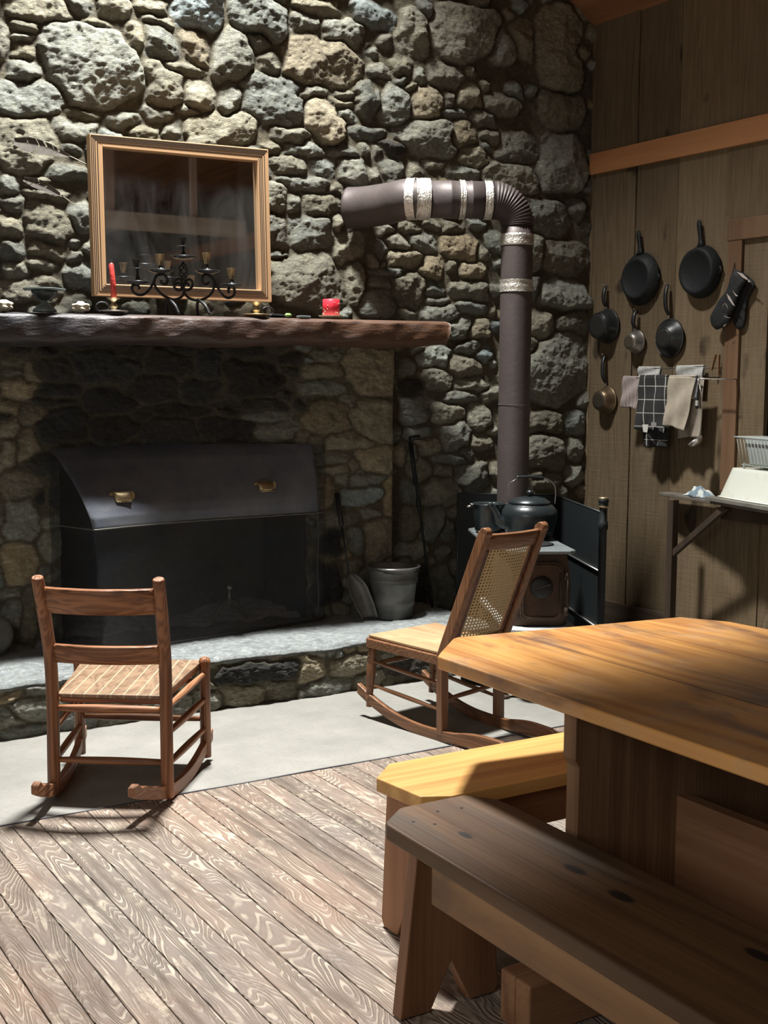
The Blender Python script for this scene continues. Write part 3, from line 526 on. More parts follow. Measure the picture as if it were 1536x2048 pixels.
# ------------------------------------------------------------------ mirror
MF = wood('mirror_pine', (.5, .3, .15), (.66, .43, .25), 'X', 5, .5, .06, fine=40, bd=.0004, contrast=.2, var=.1)
MFZ = wood('mirror_pine_upright', (.5, .3, .15), (.66, .43, .25), 'Z', 5, .5, .06, fine=40, bd=.0004, contrast=.2, var=.1)
groove = plain('groove', (.03, .02, .012), .8)
Ym = 5.745
TL, TR, BR, BL = [Vector(p) for p in ((1.894, 5.745, 2.637), (2.81, 5.745, 2.658), (2.827, 5.745, 1.904), (1.906, 5.745, 1.898))]
tl, tr, br, bl = [Vector(p) for p in ((1.955, 5.745, 2.584), (2.751, 5.745, 2.596), (2.767, 5.745, 1.962), (1.964, 5.745, 1.955))]
mr = thing('wall_mirror', 'pine framed mirror leaning on the stone wall above the mantel', 'mirror', ((TL.x + BR.x) / 2, Ym, BL.z))
d = Vector((0, .03, 0))
def quad(a, b, c_, d_, o): return [a, b, c_, d_]
for nm, q, m in (('frame_rail', (TL, TR, tr, tl), MF), ('frame_rail', (bl, br, BR, BL), MF), ('frame_stile', (TL, tl, bl, BL), MFZ), ('frame_stile', (tr, TR, BR, br), MFZ)):
    mb = MB(); mb.prism([Vector(p) - Vector((0, .03, 0)) for p in q], (0, .05, 0)); f = obj(nm, mb, m, mr, bevel=.002)
    g = MB(); q = [Vector(p) for p in q]
    for s in (.12, .26, .40, .60):
        if m is MF:
            up = nm == 'frame_rail' and q[0] is not None
            A, B = q[0].lerp(q[3], s), q[1].lerp(q[2], s)
        else: A, B = q[0].lerp(q[1], s), q[3].lerp(q[2], s)
        g.beam(A - Vector((0, .0302, 0)), B - Vector((0, .0302, 0)), .003, .0035, up=(0, 0, 1) if m is MF else (1, 0, 0))
    obj('groove', g, groove, f)
t = NT('mirror_glass'); dn = t.noise(t.map((1, 1, .35)), 5, 5, .6, 1.0)
t.b.inputs['Base Color'].default_value = (.62, .64, .64, 1); t.b.inputs['Metallic'].default_value = 1
t.link(t.math('MULTIPLY_ADD', dn, .12, -.03, clamp=True), t.b.inputs['Roughness'])
dif = t.n('BsdfDiffuse', {'Color': (.3, .3, .29, 1)}); mx = t.n('MixShader', {0: t.math('MULTIPLY', t.step(dn, .35, .75), .16)}); t.link(t.b.outputs[0], mx.inputs[1]); t.link(dif.outputs[0], mx.inputs[2]); t.link(mx.outputs[0], t.t.nodes['Material Output'].inputs[0])
mb = MB(); mb.prism([tl, tr, br, bl], (0, .004, 0)); obj('mirror_glass', mb, t.m, mr)
# what stands in the room above and behind, seen only in the mirror
mb = MB(); mb.box(2.4, 4.45, 1.97, 2.01, 2.686, 2.821); tag(obj('tie_board', mb, wood('tie_board', (.62, .5, .4), (.8, .68, .56), 'X', 6, .6)), 'pale wide tie board crossing the roof, seen reflected in the mirror', 'beam')
for a, b_ in (((3.267), (3.339)), ((3.979), (4.03))):
    mb = MB(); mb.box(a, b_, 1.96, 1.99, 2.81, 3.295)
    tag(obj('hanger_batten', mb, wood('hanger_batten', (.6, .42, .34), (.75, .55, .45), 'Z', 6, .6)), 'left pinkish upright batten reflected in the mirror' if a < 3.659 else 'middle pinkish upright batten reflected in the mirror', 'batten')

# ------------------------------------------------------------------ things on the mantel
WI = M['iron']
def P3(pts, Y=5.50): return [(p[0], Y, p[2]) for p in pts]
cd = thing('candelabra', 'black wrought iron candelabra with five drip plates before the mirror', 'candelabra', (2.271, 5.50, ztop(2.3)))
fr = MB()
for pts in ([(2.219, 5.5, 1.95), (2.234, 5.5, 1.957), (2.251, 5.5, 1.946), (2.248, 5.5, 1.927), (2.226, 5.5, 1.927), (2.212, 5.5, 1.949), (2.22, 5.5, 1.97), (2.245, 5.5, 1.976), (2.256, 5.5, 1.951), (2.263, 5.5, 1.921), (2.253, 5.5, 1.898), (2.225, 5.5, 1.883), (2.195, 5.5, 1.884), (2.154, 5.5, 1.902), (2.123, 5.5, 1.935), (2.119, 5.5, 1.969), (2.137, 5.5, 1.99), (2.166, 5.5, 1.991), (2.183, 5.5, 1.969), (2.172, 5.5, 1.95), (2.153, 5.5, 1.954), (2.151, 5.5, 1.968)],
            [(2.291, 5.5, 1.95), (2.277, 5.5, 1.958), (2.261, 5.5, 1.946), (2.263, 5.5, 1.928), (2.286, 5.5, 1.929), (2.304, 5.5, 1.945), (2.304, 5.5, 1.969), (2.285, 5.5, 1.977), (2.267, 5.5, 1.958), (2.263, 5.5, 1.921), (2.287, 5.5, 1.892), (2.328, 5.5, 1.883), (2.368, 5.5, 1.892), (2.405, 5.5, 1.921), (2.416, 5.5, 1.963), (2.399, 5.5, 1.995), (2.366, 5.5, 2.001), (2.355, 5.5, 1.977), (2.37, 5.5, 1.957), (2.391, 5.5, 1.967)],
            [(2.124, 5.5, 1.981), (2.111, 5.5, 1.95), (2.091, 5.5, 1.92), (2.066, 5.5, 1.899), (2.037, 5.5, 1.896), (2.014, 5.5, 1.909), (2.01, 5.5, 1.931), (2.027, 5.5, 1.941), (2.043, 5.5, 1.932), (2.043, 5.5, 1.921)],
            [(2.406, 5.5, 1.991), (2.424, 5.5, 1.964), (2.444, 5.5, 1.934), (2.469, 5.5, 1.906), (2.495, 5.5, 1.9), (2.519, 5.5, 1.915), (2.522, 5.5, 1.941), (2.506, 5.5, 1.95), (2.49, 5.5, 1.94), (2.493, 5.5, 1.923)]):
    fr.tube(smooth_path(pts, 5), .0065, 8)
ctr = (2.26, 5.5, 2.055); bot = (2.262, 5.5, 1.972)
for k in range(4):
    fr.tube([(ctr[0] + (bot[0] - ctr[0]) * u + .022 * math.sin(math.pi * u) * math.cos(k * math.pi / 2 + 4 * u), 5.5 + .022 * math.sin(math.pi * u) * math.sin(k * math.pi / 2 + 4 * u), ctr[2] + (bot[2] - ctr[2]) * u) for u in [i / 14 for i in range(15)]], .004, 6)
obj('scroll_frame', fr, WI, cd)
for sgn, a, b_ in ((1, (2.185, 5.5, 1.882), (2.208, 5.5, 1.818)), (1, (2.335, 5.5, 1.886), (2.362, 5.5, 1.819))):
    for dy in (-.07, .07):
        g = MB(); zb = ztop(b_[0]) + .001
        g.tube(smooth_path([(a[0], 5.5, a[2]), ((a[0] * .45 + b_[0] * .55), 5.5 + dy * .7, a[2] * .6 + zb * .4), (b_[0], 5.5 + dy, zb + .004)], 5), .0075, 8); obj('foot', g, M['iron'], cd)
for (c_, zp, r_, cup, mat, dz) in (((2.262, 5.5, 2.078), 0, .064, 2.154, M['iron'], 0), ((2.036, 5.5, 1.952), 0, .054, 2.04, M['iron'], 0), ((2.149, 5.5, 2.009), 0, .060, 2.063, M['brass'], 0), ((2.382, 5.5, 2.018), 0, .062, 2.083, M['brass'], 0), ((2.509, 5.5, 1.959), 0, .054, 2.018, M['brass'], 0)):
    g = MB(); z = c_[2]
    g.lathe([(.004, -.012), (r_ * .6, -.008), (r_, .002), (r_ * .97, .005), (r_ * .5, .002), (.012, .016), (.007, .03), (.006, cup - z)], (c_[0], 5.5, z), n=28)
    p = obj('drip_plate', g, M['enamel'], cd)
    g = MB(); hc = .052 if mat is M['brass'] else .04; zc = cup - hc * .4
    g.lathe([(.006, 0), (.012, .004), (.009, .01), (.014, .02), (.019, hc - .004), (.023, hc), (.015, hc - .002), (.013, hc * .5)] + [(.0, hc * .45)], (c_[0] - .004, 5.5, zc - .01), n=20)
    if mat is not M['brass']: g.lathe([(.006, -.002), (.03, 0), (.03, .003), (.006, .004)], (c_[0] - .004, 5.5, zc - .012), n=20)
    obj('candle_cup', g, mat, p)
# chambersticks
def chamber(name, label, x, y, hx):
    t_ = thing(name, label, 'candle holder', (x, y, ztop(x)), group=None); z = ztop(x)
    g = MB(); g.lathe([(.0, .002), (.05, .003), (.066, .012), (.064, .014), (.05, .007), (.0, .006)], (x, y, z), n=28); obj('dish', g, M['steel'] if 'red' in label else M['brass'], t_)
    g = MB(); g.lathe([(.012, .005), (.007, .015), (.018, .03), (.02, .038), (.008, .05), (.012, .058), (.03, .068), (.03, .070), (.01, .071)], (x, y, z), n=20); obj('stem', g, M['brass'], t_)
    g = MB(); g.tube([(x + hx * (.055 + .03 * math.sin(a)), y - .01, z + .028 - .022 * math.cos(a)) for a in [k * math.pi * 2 / 14 for k in range(15)]], .004, 6); obj('finger_loop', g, M['iron'], t_)
    return t_
c1 = (1.907, 5.46, 1.809); chamber('chamberstick', 'small brass chamberstick under the red taper candle', c1[0] - .0, 5.46, -1)
c2 = (2.619, 5.46, 1.825); chamber('chamberstick', 'empty dark chamberstick with a finger loop below the mirror corner', c2[0], 5.46, 1)
g = MB(); a = (1.909, 5.46, 1.885); b_ = (1.899, 5.46, 2.029); g.tube([(a[0], 5.46, ztop(a[0]) + .070), (a[0] - .003, 5.46, a[2] * .5 + b_[2] * .5 - .02), (b_[0], 5.46, b_[2] - .008), (b_[0] + .002, 5.46, b_[2])], [.0135, .0125, .011, .005], 12)
tp = obj('taper_candle', g, M['wax2']); tag(tp, 'tall red taper candle in front of the mirror', 'candle')
g = MB(); g.tube([(b_[0], 5.46, b_[2] - .002), (b_[0] + .002, 5.46, b_[2] + .010)], .001, 5); obj('wick', g, M['plastic'], tp)
# pillar candle
c = (3.051, 5.5, 1.842); z = ztop(c[0])
g = MB(); g.lathe([(.0, .0), (.035, .001), (.062, .014), (.064, .016), (.04, .008), (.0, .007)], (c[0], 5.5, z), n=32); tag(obj('saucer', g, M['bone']), 'pale saucer under the short red pillar candle', 'saucer')
r_ = 0.0424; tz = 1.916
g = MB(); g.lathe([(.0, .010), (r_, .010), (r_, tz - z - .002), (r_ - .003, tz - z), (r_ - .007, tz - z - .003), (.0, tz - z - .008)], (c[0], 5.5, z), n=32); pc = obj('pillar_candle', g, M['wax']); tag(pc, 'short thick red pillar candle with pale dots', 'candle')
g = MB(); rr = random.Random(4)
for k in range(26):
    a = rr.uniform(0, 6.28); h_ = rr.uniform(.015, tz - z - .008); g.ball((c[0] + r_ * math.cos(a), 5.5 + r_ * math.sin(a), z + h_), .0028, n=6)
obj('dot', g, M['bone'], pc); bpy.data.objects['dot']['kind'] = 'stuff'
g = MB(); g.tube([(c[0], 5.5, tz - .008), (c[0] + .002, 5.5, tz + .008)], .001, 5); obj('wick', g, M['plastic'], pc)
# pewter pedestal dish, shells and bits
c = (1.597, 5.47, 1.811); z = ztop(c[0]); tw = thing('pedestal_dish', 'blue-grey pewter pedestal dish at the left end of the mantel', 'dish', (c[0], 5.47, z))
g = MB(); g.lathe([(.0, .0), (.052, .002), (.05, .012), (.03, .03), (.014, .042), (.012, .055)], (c[0], 5.47, z), n=28); obj('foot', g, M['pewter'], tw)
g = MB(); g.lathe([(.012, .05), (.035, .062), (.055, .085), (.058, .098), (.05, .098)], (c[0], 5.47, z), n=28); obj('bowl', g, plain('dark_bowl', (.03, .04, .04), .4, .3), tw)
g = MB(); g.lathe([(.05, .096), (.09, .098), (.092, .103), (.05, .104), (.0, .104)], (c[0], 5.47, z), n=28); obj('rim_plate', g, M['pewter'], tw)
def lump(x, y, r, seed, s=(1, .8, .6)):
    g = MB(); q = random.Random(seed); ph = [q.uniform(0, 6) for _ in range(6)]
    def f(u, v):
        a = u * 2 * math.pi; b = (v - .5) * math.pi; k = 1 + .16 * math.sin(3 * a + ph[0]) * math.cos(b) + .12 * math.sin(5 * a + 3 * b + ph[1]) + .1 * math.sin(7 * b + ph[2])
        return (x + r * s[0] * k * math.cos(a) * math.cos(b), y + r * s[1] * k * math.sin(a) * math.cos(b), ztop(x) + r * s[2] * 1.15 + r * s[2] * k * math.sin(b))
    g.grid(f, 24, 16); return g
tag(obj('seashell', lump(1.416, 5.45, .036, 1), M['bone']), 'pale yellow shell at the far left of the mantel', 'shell')
tag(obj('crab_shell', lump(1.752, 5.45, .036, 5, (1, .8, .62)), M['bone']), 'knobbly cream shell between the pewter dish and the red taper', 'shell')
tag(obj('pebble', lump(2.784, 5.45, .016, 8), M['green']), 'small green and white pebble on the mantel near the mirror corner', 'pebble')
tag(obj('stone_chip', lump(2.738, 5.5, .03, 9, (1.6, .8, .3)), MS), 'flat grey stone chip beside the green pebble', 'stone')
g = MB(); c = (2.864, 5.42, 1.831); g.box(c[0] - .03, c[0] + .03, 5.42, 5.46, ztop(c[0]) + .001, ztop(c[0]) + .010); tag(obj('matchbox', g, M['pewter'], bevel=.002), 'tiny flat pale matchbox on the mantel left of the red pillar candle', 'box')
# feathers
def feather(tip, base, wdt, label, seed):
    a, b_ = Vector(base), Vector(tip); d = (b_ - a); L_ = d.length; d.normalize(); n = Vector((d.z, 0, -d.x)); q = random.Random(seed)
    t_ = thing('feather', label, 'feather', tuple(a)); ctr_ = lambda u: a + d * L_ * u + n * .03 * math.sin(u * 2.2) + Vector((0, -.02 * math.sin(u * 3), 0))
    g = MB(); g.tube([ctr_(k / 16) for k in range(17)], [.0022 * (1 - k / 20) for k in range(17)], 6); obj('quill', g, M['bone'], t_)
    g = MB()
    for side in (1, -1):
        k = 0
        while k < 46:
            u = .25 + .74 * k / 46; wl = wdt * math.sin(min(1, (u - .2) * 2.2) * 1.57) * (1 - max(0, u - .75) * 2.4) * (.55 if side > 0 else 1)
            if q.random() > .1:
                p0 = ctr_(u); p1 = p0 + d * wl * .9 + n * side * wl + Vector((0, -.006, 0)); w_ = L_ / 46 * 1.1
                g.add([p0, p0 + d * w_, p1 + d * w_ * .6, p1], [(0, 1, 2, 3)])
            k += 1
    obj('vane', g, plain('feather_vane', (.12, .105, .09), .8, 0, .5, 40), t_, solid=.0008); return t_
feather((1.547, 5.72, 2.545), (1.916, 5.84, 2.519), .045, 'large grey brown feather stuck in the stones left of the mirror', 1)
feather((1.585, 5.72, 2.382), (1.855, 5.84, 2.325), .032, 'darker feather in the stones below the large feather', 2)

# ------------------------------------------------------------------ fireplace screen
def weave(nm, lo_, mul_, ca, cb):
    t = NT(nm); sp = t.n('SeparateXYZ', {0: t.tc.outputs['Object']}); k = 2 * math.pi / .0035
    a = t.math('SINE', t.math('MULTIPLY', sp.outputs[0], k)); b = t.math('SINE', t.math('MULTIPLY', sp.outputs[2], k)); m = t.math('MAXIMUM', a, b)
    al = t.math('MULTIPLY_ADD', t.step(m, .1, .6), mul_, lo_)
    n = t.noise(t.map(), 4, 4, .6); c = t.mix(t.step(n, .4, .7), ca, cb)
    lp = t.noise(t.map((1, 1, 2)), 3, 3, .5, .6); c = t.mix(t.math('MULTIPLY', t.step(lp, .55, .62), .25), c, (.05, .075, .13))
    return t.out(c, .5, .35, t.math('ADD', a, b), .0006, .6, .5, al)
MW = weave('woven_wire', .2, .34, (.04, .04, .04), (.07, .068, .065)); MWH = weave('hood_wire_lit', .72, .28, (.12, .135, .165), (.2, .215, .24))  # hood copy lightened and blued: light on the top painted into the wire
X0, X1 = 1.665, 3.165
def depth(x): return .345 + (.10 - .345) * (x - 1.80) / (3.05 - 1.80)
prof = [(0, 1.185), (.12, 1.168), (.32, 1.13), (.55, 1.06), (.78, .98), (.93, .92), (.985, .88), (1.0, .835), (.975, .82), (.965, .70), (.97, .5), (.985, .36), (1.0, HZ + .012)]
def scr(u, v):
    # u: 0 left wall edge .. 1 right wall edge, corners at .12 and .93
    i = v * (len(prof) - 1); k = min(int(i), len(prof) - 2); f = i - k; d_ = prof[k][0] * (1 - f) + prof[k + 1][0] * f; z_ = prof[k][1] * (1 - f) + prof[k + 1][1] * f
    low = .72 * min(1, max(0, (1.2 - z_) / .35)) + .28 * min(1, max(0, (.85 - z_) / .5))
    if u < .16: s = u / .16; x = X0 + .02 + .14 * s * low + .0 * s; q = s
    elif u > .95: s = (1 - u) / .05; x = X1 - .09 * s; q = math.sin(s * 1.57)
    else: q = 1; x = X0 + .02 + .14 * low + (X1 - .09 - X0 - .02 - .14 * low) * (u - .16) / .79  # front
    dd = depth(min(max(x, 1.80), 3.08)) * d_ * q
    return (x + .004 * math.sin(20 * z_), YP - .03 - dd - .005 * math.sin(5 * x) * (1 - low), z_ + .006 * math.sin(3.1 * x + 1) * (z_ > .5))
fs = thing('fireplace_screen', 'large dark woven wire fireplace screen with two brass handles', 'fire screen', (2.4, 5.6, HZ))
vs_ = 7.5 / 12
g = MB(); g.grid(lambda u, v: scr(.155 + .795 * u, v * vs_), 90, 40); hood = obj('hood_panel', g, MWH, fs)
g = MB(); g.grid(lambda u, v: scr(.155 * u, v), 16, 60); obj('side_panel', g, MW, fs)
g = MB(); g.grid(lambda u, v: scr(.155 + .845 * u, vs_ + v * (1 - vs_)), 96, 24); obj('front_panel', g, MW, fs)
g = MB(); g.grid(lambda u, v: scr(.95 + .05 * u, v * vs_), 10, 40); obj('side_panel', g, MW, fs)
g = MB(); pts = [scr(k / 110, 7.4 / 12) for k in range(111)]; g.tube([(p[0], p[1] - .003, p[2]) for p in pts], .004, 6); obj('seam_wire', g, M['zinc'], fs)
g = MB(); g.tube([(p[0], p[1], p[2]) for p in [scr(k / 110, 1.0) for k in range(111)]], .006, 6); obj('bottom_hem', g, plain('hem', (.03, .03, .03), .5, .4), fs)
g = MB(); g.tube([scr(.945, k / 40) for k in range(8, 41)], .004, 6); obj('corner_wire', g, plain('hem2', (.06, .06, .06), .5, .4), fs)
for px in ((2.023, 5.726, 0.95), (2.721, 5.592, 0.98)):
    tgt = px; best = min((abs((scr(u / 200, v / 60)[0] / scr(u / 200, v / 60)[1]) - tgt[0] / tgt[1]) * 3 + abs((scr(u / 200, v / 60)[2] - 1.5) / scr(u / 200, v / 60)[1] - (tgt[2] - 1.5) / tgt[1]) * 3, u, v) for u in range(30, 190) for v in range(15, 40))
    p = Vector(scr(best[1] / 200, best[2] / 60)); x, y, z = p.x, p.y - .002, p.z
    g = MB(); g.prism([(x + .062 * math.copysign(abs(math.cos(a)) ** .6, math.cos(a)), y, z + .024 * math.copysign(abs(math.sin(a)) ** .6, math.sin(a))) for a in [k * math.pi / 12 for k in range(24)]], (0, -.004, 0)); hd = obj('handle', g, M['brass'], fs)
    g = MB()
    def cup(u, v):
        a = math.pi * u; b = v * math.pi * .5
        return (x + .042 * math.cos(a) , y - .004 - .034 * math.sin(b) * math.sin(a) ** .5, z + .020 - .040 * (1 - math.cos(b)))
    g.grid(cup, 20, 10); obj('cup', g, M['brass'], hd, solid=.003)
    g = MB(); g.tube([(x - .04, y - .01, z - .008), (x - .034, y - .035, z - .024), (x + .034, y - .035, z - .024), (x + .04, y - .01, z - .008)], .004, 6); obj('bail', g, M['brass'], hd)
# andirons behind the screen
for (x, lb) in ((2.05, 'left iron andiron behind the fireplace screen'), (2.62, 'right iron andiron behind the fireplace screen')):
    t_ = thing('andiron', lb, 'andiron', (x, 5.82, HZ + .01)); g = MB()
    g.tube(smooth_path([(x - .1, 5.8, HZ + .03), (x - .05, 5.8, HZ + .1), (x, 5.8, HZ + .13), (x + .05, 5.8, HZ + .1), (x + .1, 5.8, HZ + .03)], 5), .010, 8); g.beam((x, 5.8, HZ + .12), (x, 6.2, HZ + .10), .02, .02); obj('bar', g, M['zinc'], t_)
    g = MB(); g.tube([(x, 5.8, HZ + .12), (x, 5.8, HZ + .19)], .008, 8); g.ball((x, 5.8, HZ + .2), .018); obj('knob', g, M['steel'], t_)

# ------------------------------------------------------------------ hearth tools
bk = (3.523, 5.693, 0.245); bx, by = bk[0] - .03, min(bk[1] - .02, 5.60)
rt, rb, bh = .138, .106, .272
tb = thing('galvanized_bucket', 'galvanized metal bucket standing on the hearth by the stone pier', 'bucket', (bx, by, HZ))
g = MB(); g.lathe([(0, .012), (rb - .004, .012), (rb, .0), (rb + .001, .06), (rb + .013, .075), (rb + .010, .09), (rt - .012, bh * .68), (rt - .003, bh * .70), (rt - .008, bh * .73), (rt - .001, bh * .76), (rt - .005, bh * .79), (rt, bh), (rt + .005, bh + .003), (rt + .003, bh + .008), (rt - .004, bh + .003), (rt - .02, bh * .6), (rb - .004, .016), (0, .016)], (bx, by, HZ), n=40); obj('pail', g, M['zinc'], tb)
g = MB(); g.tube([(bx + (rt + .006) * math.cos(a), by + (rt + .006) * math.sin(a), HZ + bh + .003) for a in [k * math.pi / 20 for k in range(41)]], .0045, 6); obj('rim', g, M['chrome'], tb)
g = MB(); g.tube([(bx + (rt + .010) * math.cos(a), by + (rt + .010) * math.sin(a) * .9, HZ + bh - .01 + .012 * math.sin(a)) for a in [math.pi + k * math.pi / 20 for k in range(21)]], .003, 6); obj('bail_handle', g, M['zinc'], tb)
s0 = (3.351, 5.807, 0.245); s0 = (s0[0] - .02, 5.60, HZ + .002); sa = (3.253, 5.66, 0.483); sb = (3.232, 5.76, 0.913)
sh = thing('ash_shovel', 'long handled iron ash shovel leaning on the wall beside the bucket', 'shovel', s0)
a_ = Vector(sa); b_ = Vector(sb); g = MB(); g.tube([a_, a_.lerp(b_, .6)], .006, 8); g.tube([a_.lerp(b_, .58), a_.lerp(b_, .62), b_], [.007, .014, .013], 10); obj('handle', g, M['iron'], sh)
cx_, cy_ = (s0[0] + sa[0]) / 2, 0
def blade(u, v):
    p = Vector(s0).lerp(a_, v); w_ = .062 * (1 - max(0, v - .72) ** 1.5 * 4.5) * (.80 + .2 * min(1, v * 3)); s = (u - .5) * 2
    return (p.x + s * w_ * .95, p.y - .012 + .045 * (abs(s) ** 3) * -1 + .02, p.z + .006)
g = MB(); g.grid(blade, 14, 16); obj('blade', g, M['zinc'], sh, solid=.003)
p0 = (3.816, 5.607, 0.245); p0 = (p0[0], 5.70, HZ + .004); p1 = (3.706, 5.84, 1.202)
pk = thing('fire_poker', 'long black iron poker leaning against the stone wall right of the pier', 'poker', p0); A_, B_ = Vector(p0), Vector(p1) + Vector((0, -.06, 0))
g = MB(); g.tube([A_.lerp(B_, k / 30) for k in range(31)], [.007 if not 18 <= k <= 19 else .014 for k in range(31)], 8); g.tube([B_, B_ + Vector((.06, -.01, .006))], .007, 8); g.tube([A_.lerp(B_, .72), A_.lerp(B_, .97)], .013, 8); g.tube([A_.lerp(B_, .02), A_.lerp(B_, .13)], .011, 8); obj('shaft', g, M['black'], pk)
g = MB(); c = (1.41, 5.68, 0.396); r1 = .088
g.lathe([(0, .012), (r1 * .8, .010), (r1, .003), (r1 + .003, .0), (r1, -.003), (0, -.002)], (c[0] - .02, 5.66, HZ + .10), axis=(.15, -1, .18), n=40); tag(obj('metal_disc', g, M['zinc']), 'round grey metal disc leaning on the stones at the left end of the hearth', 'disc')
# ------------------------------------------------------------------ stove, pipe, shield
S = Vector((math.sin(R(27.4)), math.cos(R(27.4)), 0)); Rr = Vector((S.y, -S.x, 0)); Uz = Vector((0, 0, 1))
FR, FL = Vector((3.797, 4.461, 0.72)), Vector((3.495, 4.583, 0.72))
sw = (FR - FL).length; so = (FR + FL) / 2; so.z = 0; SL = .93
st = thing('wood_stove', 'brown cast iron box stove with grey top plate behind the cane rocking chair', 'stove', tuple(so))
def sp(a, b, z): return so + Rr * a + S * b + Uz * z
g = MB()
def body(u, v):   # around u, up v
    z = .36 + .345 * v; bulge = .012 + .030 * math.sin(math.pi * min(1, .12 + v * .8)); hw = sw / 2 - .045 + bulge; a = 2 * math.pi * u
    p = .22; x = hw * math.copysign(abs(math.cos(a)) ** p, math.cos(a)); y = SL / 2 + (SL / 2 - .05 + bulge * .8) * math.copysign(abs(math.sin(a)) ** p, math.sin(a))
    return sp(x, y, z)
g.grid(body, 96, 14); obj('body', g, M['rust'], st)
g = MB(); hw = sw / 2
g.prism([sp(-hw, .02, .705), sp(-hw + .03, -.01, .705), sp(hw - .03, -.01, .705), sp(hw, .02, .705), sp(hw - .012, SL * .3, .705), sp(hw - .02, SL, .705), sp(-hw - .03, SL + .01, .705), sp(-hw - .065, SL * .96, .705), sp(-hw - .065, .50, .705), sp(-hw, .44, .705)], (0, 0, .018))
obj('top_plate', g, M['stovetop'], st, bevel=.006)
g = MB()
for k in (.22, .52): g.lathe([(.0, .0), (.095, .0), (.098, .004), (.09, .007), (.0, .007)], tuple(sp(0, k, .724)), n=32)
obj('cooking_lid', g, M['iron'], st)
# door with frame, round vent, hinges
g = MB(); f = -.004
def rect(mb, x0_, x1_, z0_, z1_, y0_, y1_, rr_=.03):
    pl = []
    for (cx_, cz_, a0) in ((x1_ - rr_, z1_ - rr_, 0), (x0_ + rr_, z1_ - rr_, 90), (x0_ + rr_, z0_ + rr_, 180), (x1_ - rr_, z0_ + rr_, 270)):
        for k in range(6): a = R(a0 + 18 * k); pl.append(sp(cx_ + rr_ * math.cos(a), y0_, cz_ + rr_ * math.sin(a)))
    mb.prism(pl, S * (y1_ - y0_)); return pl
rect(g, -.10, .105, .385, .665, .012, .06, .035); dr = obj('door', g, M['rust'], st, bevel=.004)
g = MB(); pl = rect(MB(), -.085, .09, .40, .65, .010, .02, .03); g.tube(pl + [pl[0]], .005, 6); obj('door_moulding', g, M['rust'], dr)
g = MB(); g.lathe([(0, 0), (.05, 0), (.054, -.006), (.05, -.012), (.02, -.016), (0, -.018)], tuple(sp(0, .012, .545)), axis=tuple(S), n=30); g.beam(sp(-.04, -.008, .535), sp(.04, -.008, .56), .006, .008); obj('draft_wheel', g, M['iron'], dr)
g = MB()
for z in (.43, .60): g = MB(); g.tube([sp(.118, .006, z - .02), sp(.118, .006, z + .02)], .010, 8); obj('hinge', g, M['rust'], dr)
g = MB(); g.tube([sp(.122, .004, .42), sp(.122, .004, .62)], .005, 8); obj('hinge_pin', g, M['rust'], dr)
# ash apron
g = MB(); ap = []
for k in range(13): a = R(180 + 15 * k); ap.append(sp((sw / 2 + .01) * math.copysign(abs(math.cos(a)) ** .5, math.cos(a)), .06 + .12 * math.copysign(abs(math.sin(a)) ** .6, math.sin(a)), .335))
ap += [sp(sw / 2 + .01, SL * .9, .335), sp(-sw / 2 - .01, SL * .9, .335)]
g.prism(ap, (0, 0, .02)); obj('ash_apron', g, M['ash'], st, bevel=.005)
for a, b_ in ((-1, .08), (1, .08), (-1, SL - .1), (1, SL - .1)):
    g = MB(); g.tube(smooth_path([sp(a * (sw / 2 - .05), b_ + .03, .34), sp(a * (sw / 2 - .015), b_, .24), sp(a * (sw / 2 - .04), b_ + .01, .10), sp(a * (sw / 2 + .0), b_ - .01, .014)], 5), [.034 - .0012 * k for k in range(16)], 10); g.lathe([(0, 0), (.034, .0), (.03, .014), (.0, .022)], tuple(sp(a * (sw / 2), b_ - .012, .001)), n=16); obj('leg', g, M['rust'], st)
# stove pipe
pb = sp(0, SL - .10, .7245); ptop = Vector(pb)
PR = .0835
zt_ = 2.45
pipe = thing('stove_pipe', 'dark stove pipe rising from the stove and bending into the stone chimney', 'stove pipe', tuple(pb))
lean = Vector((-.0, 0, 0)); rb_ = .13
e0 = Vector((pb.x, pb.y, zt_ - rb_))
topc = lambda px: None
Lh = -Rr   # horizontal run, parallel to the stove front
seg1 = [pb.lerp(e0, k / 20) for k in range(21)]
g = MB(); g.tube(seg1, PR, 36); obj('vertical_pipe', g, M['pipe'], pipe)
g = MB(); pts = []; rr2 = []
for k in range(61):
    a = math.pi / 2 * k / 60; pts.append(e0 + Uz * rb_ * math.sin(a) + Lh * rb_ * (1 - math.cos(a))); rr2.append(.0955 - .012 * (1 - k / 60) + .0035 * math.cos(k * 2 * math.pi / 4) + .001)
g.tube(pts, rr2, 36); obj('corrugated_elbow', g, M['pipe'], pipe)
h0 = pts[-1]; hl = 0.3613; h1 = h0 + Lh * hl; PV = PR; PR = .0955
thm = Vector((3.441, 5.83, 2.437)); dmid = (thm - h1)
g = MB(); g.tube([h0, h0.lerp(h1, .3), h0.lerp(h1, .31), h0.lerp(h1, .33), h0.lerp(h1, .34), h0.lerp(h1, .6), h0.lerp(h1, .61), h0.lerp(h1, .64), h0.lerp(h1, .65), h0.lerp(h1, .98)], [PR, PR, PR + .003, PR + .003, PR, PR, PR + .002, PR + .002, PR, PR], 36); obj('horizontal_pipe', g, M['pipe'], pipe)
bend = smooth_path([h0.lerp(h1, .94), h1 + Lh * .05, h1 + Lh * .10 + S * .03, h1.lerp(thm, .5) + Lh * .02, thm, thm + Vector((-.05, .08, 0))], 6)
g = MB(); g.tube(bend, [PR + .004 + .012 * k / len(bend) for k in range(len(bend))], 36); obj('wall_elbow', g, M['pipe'], pipe)
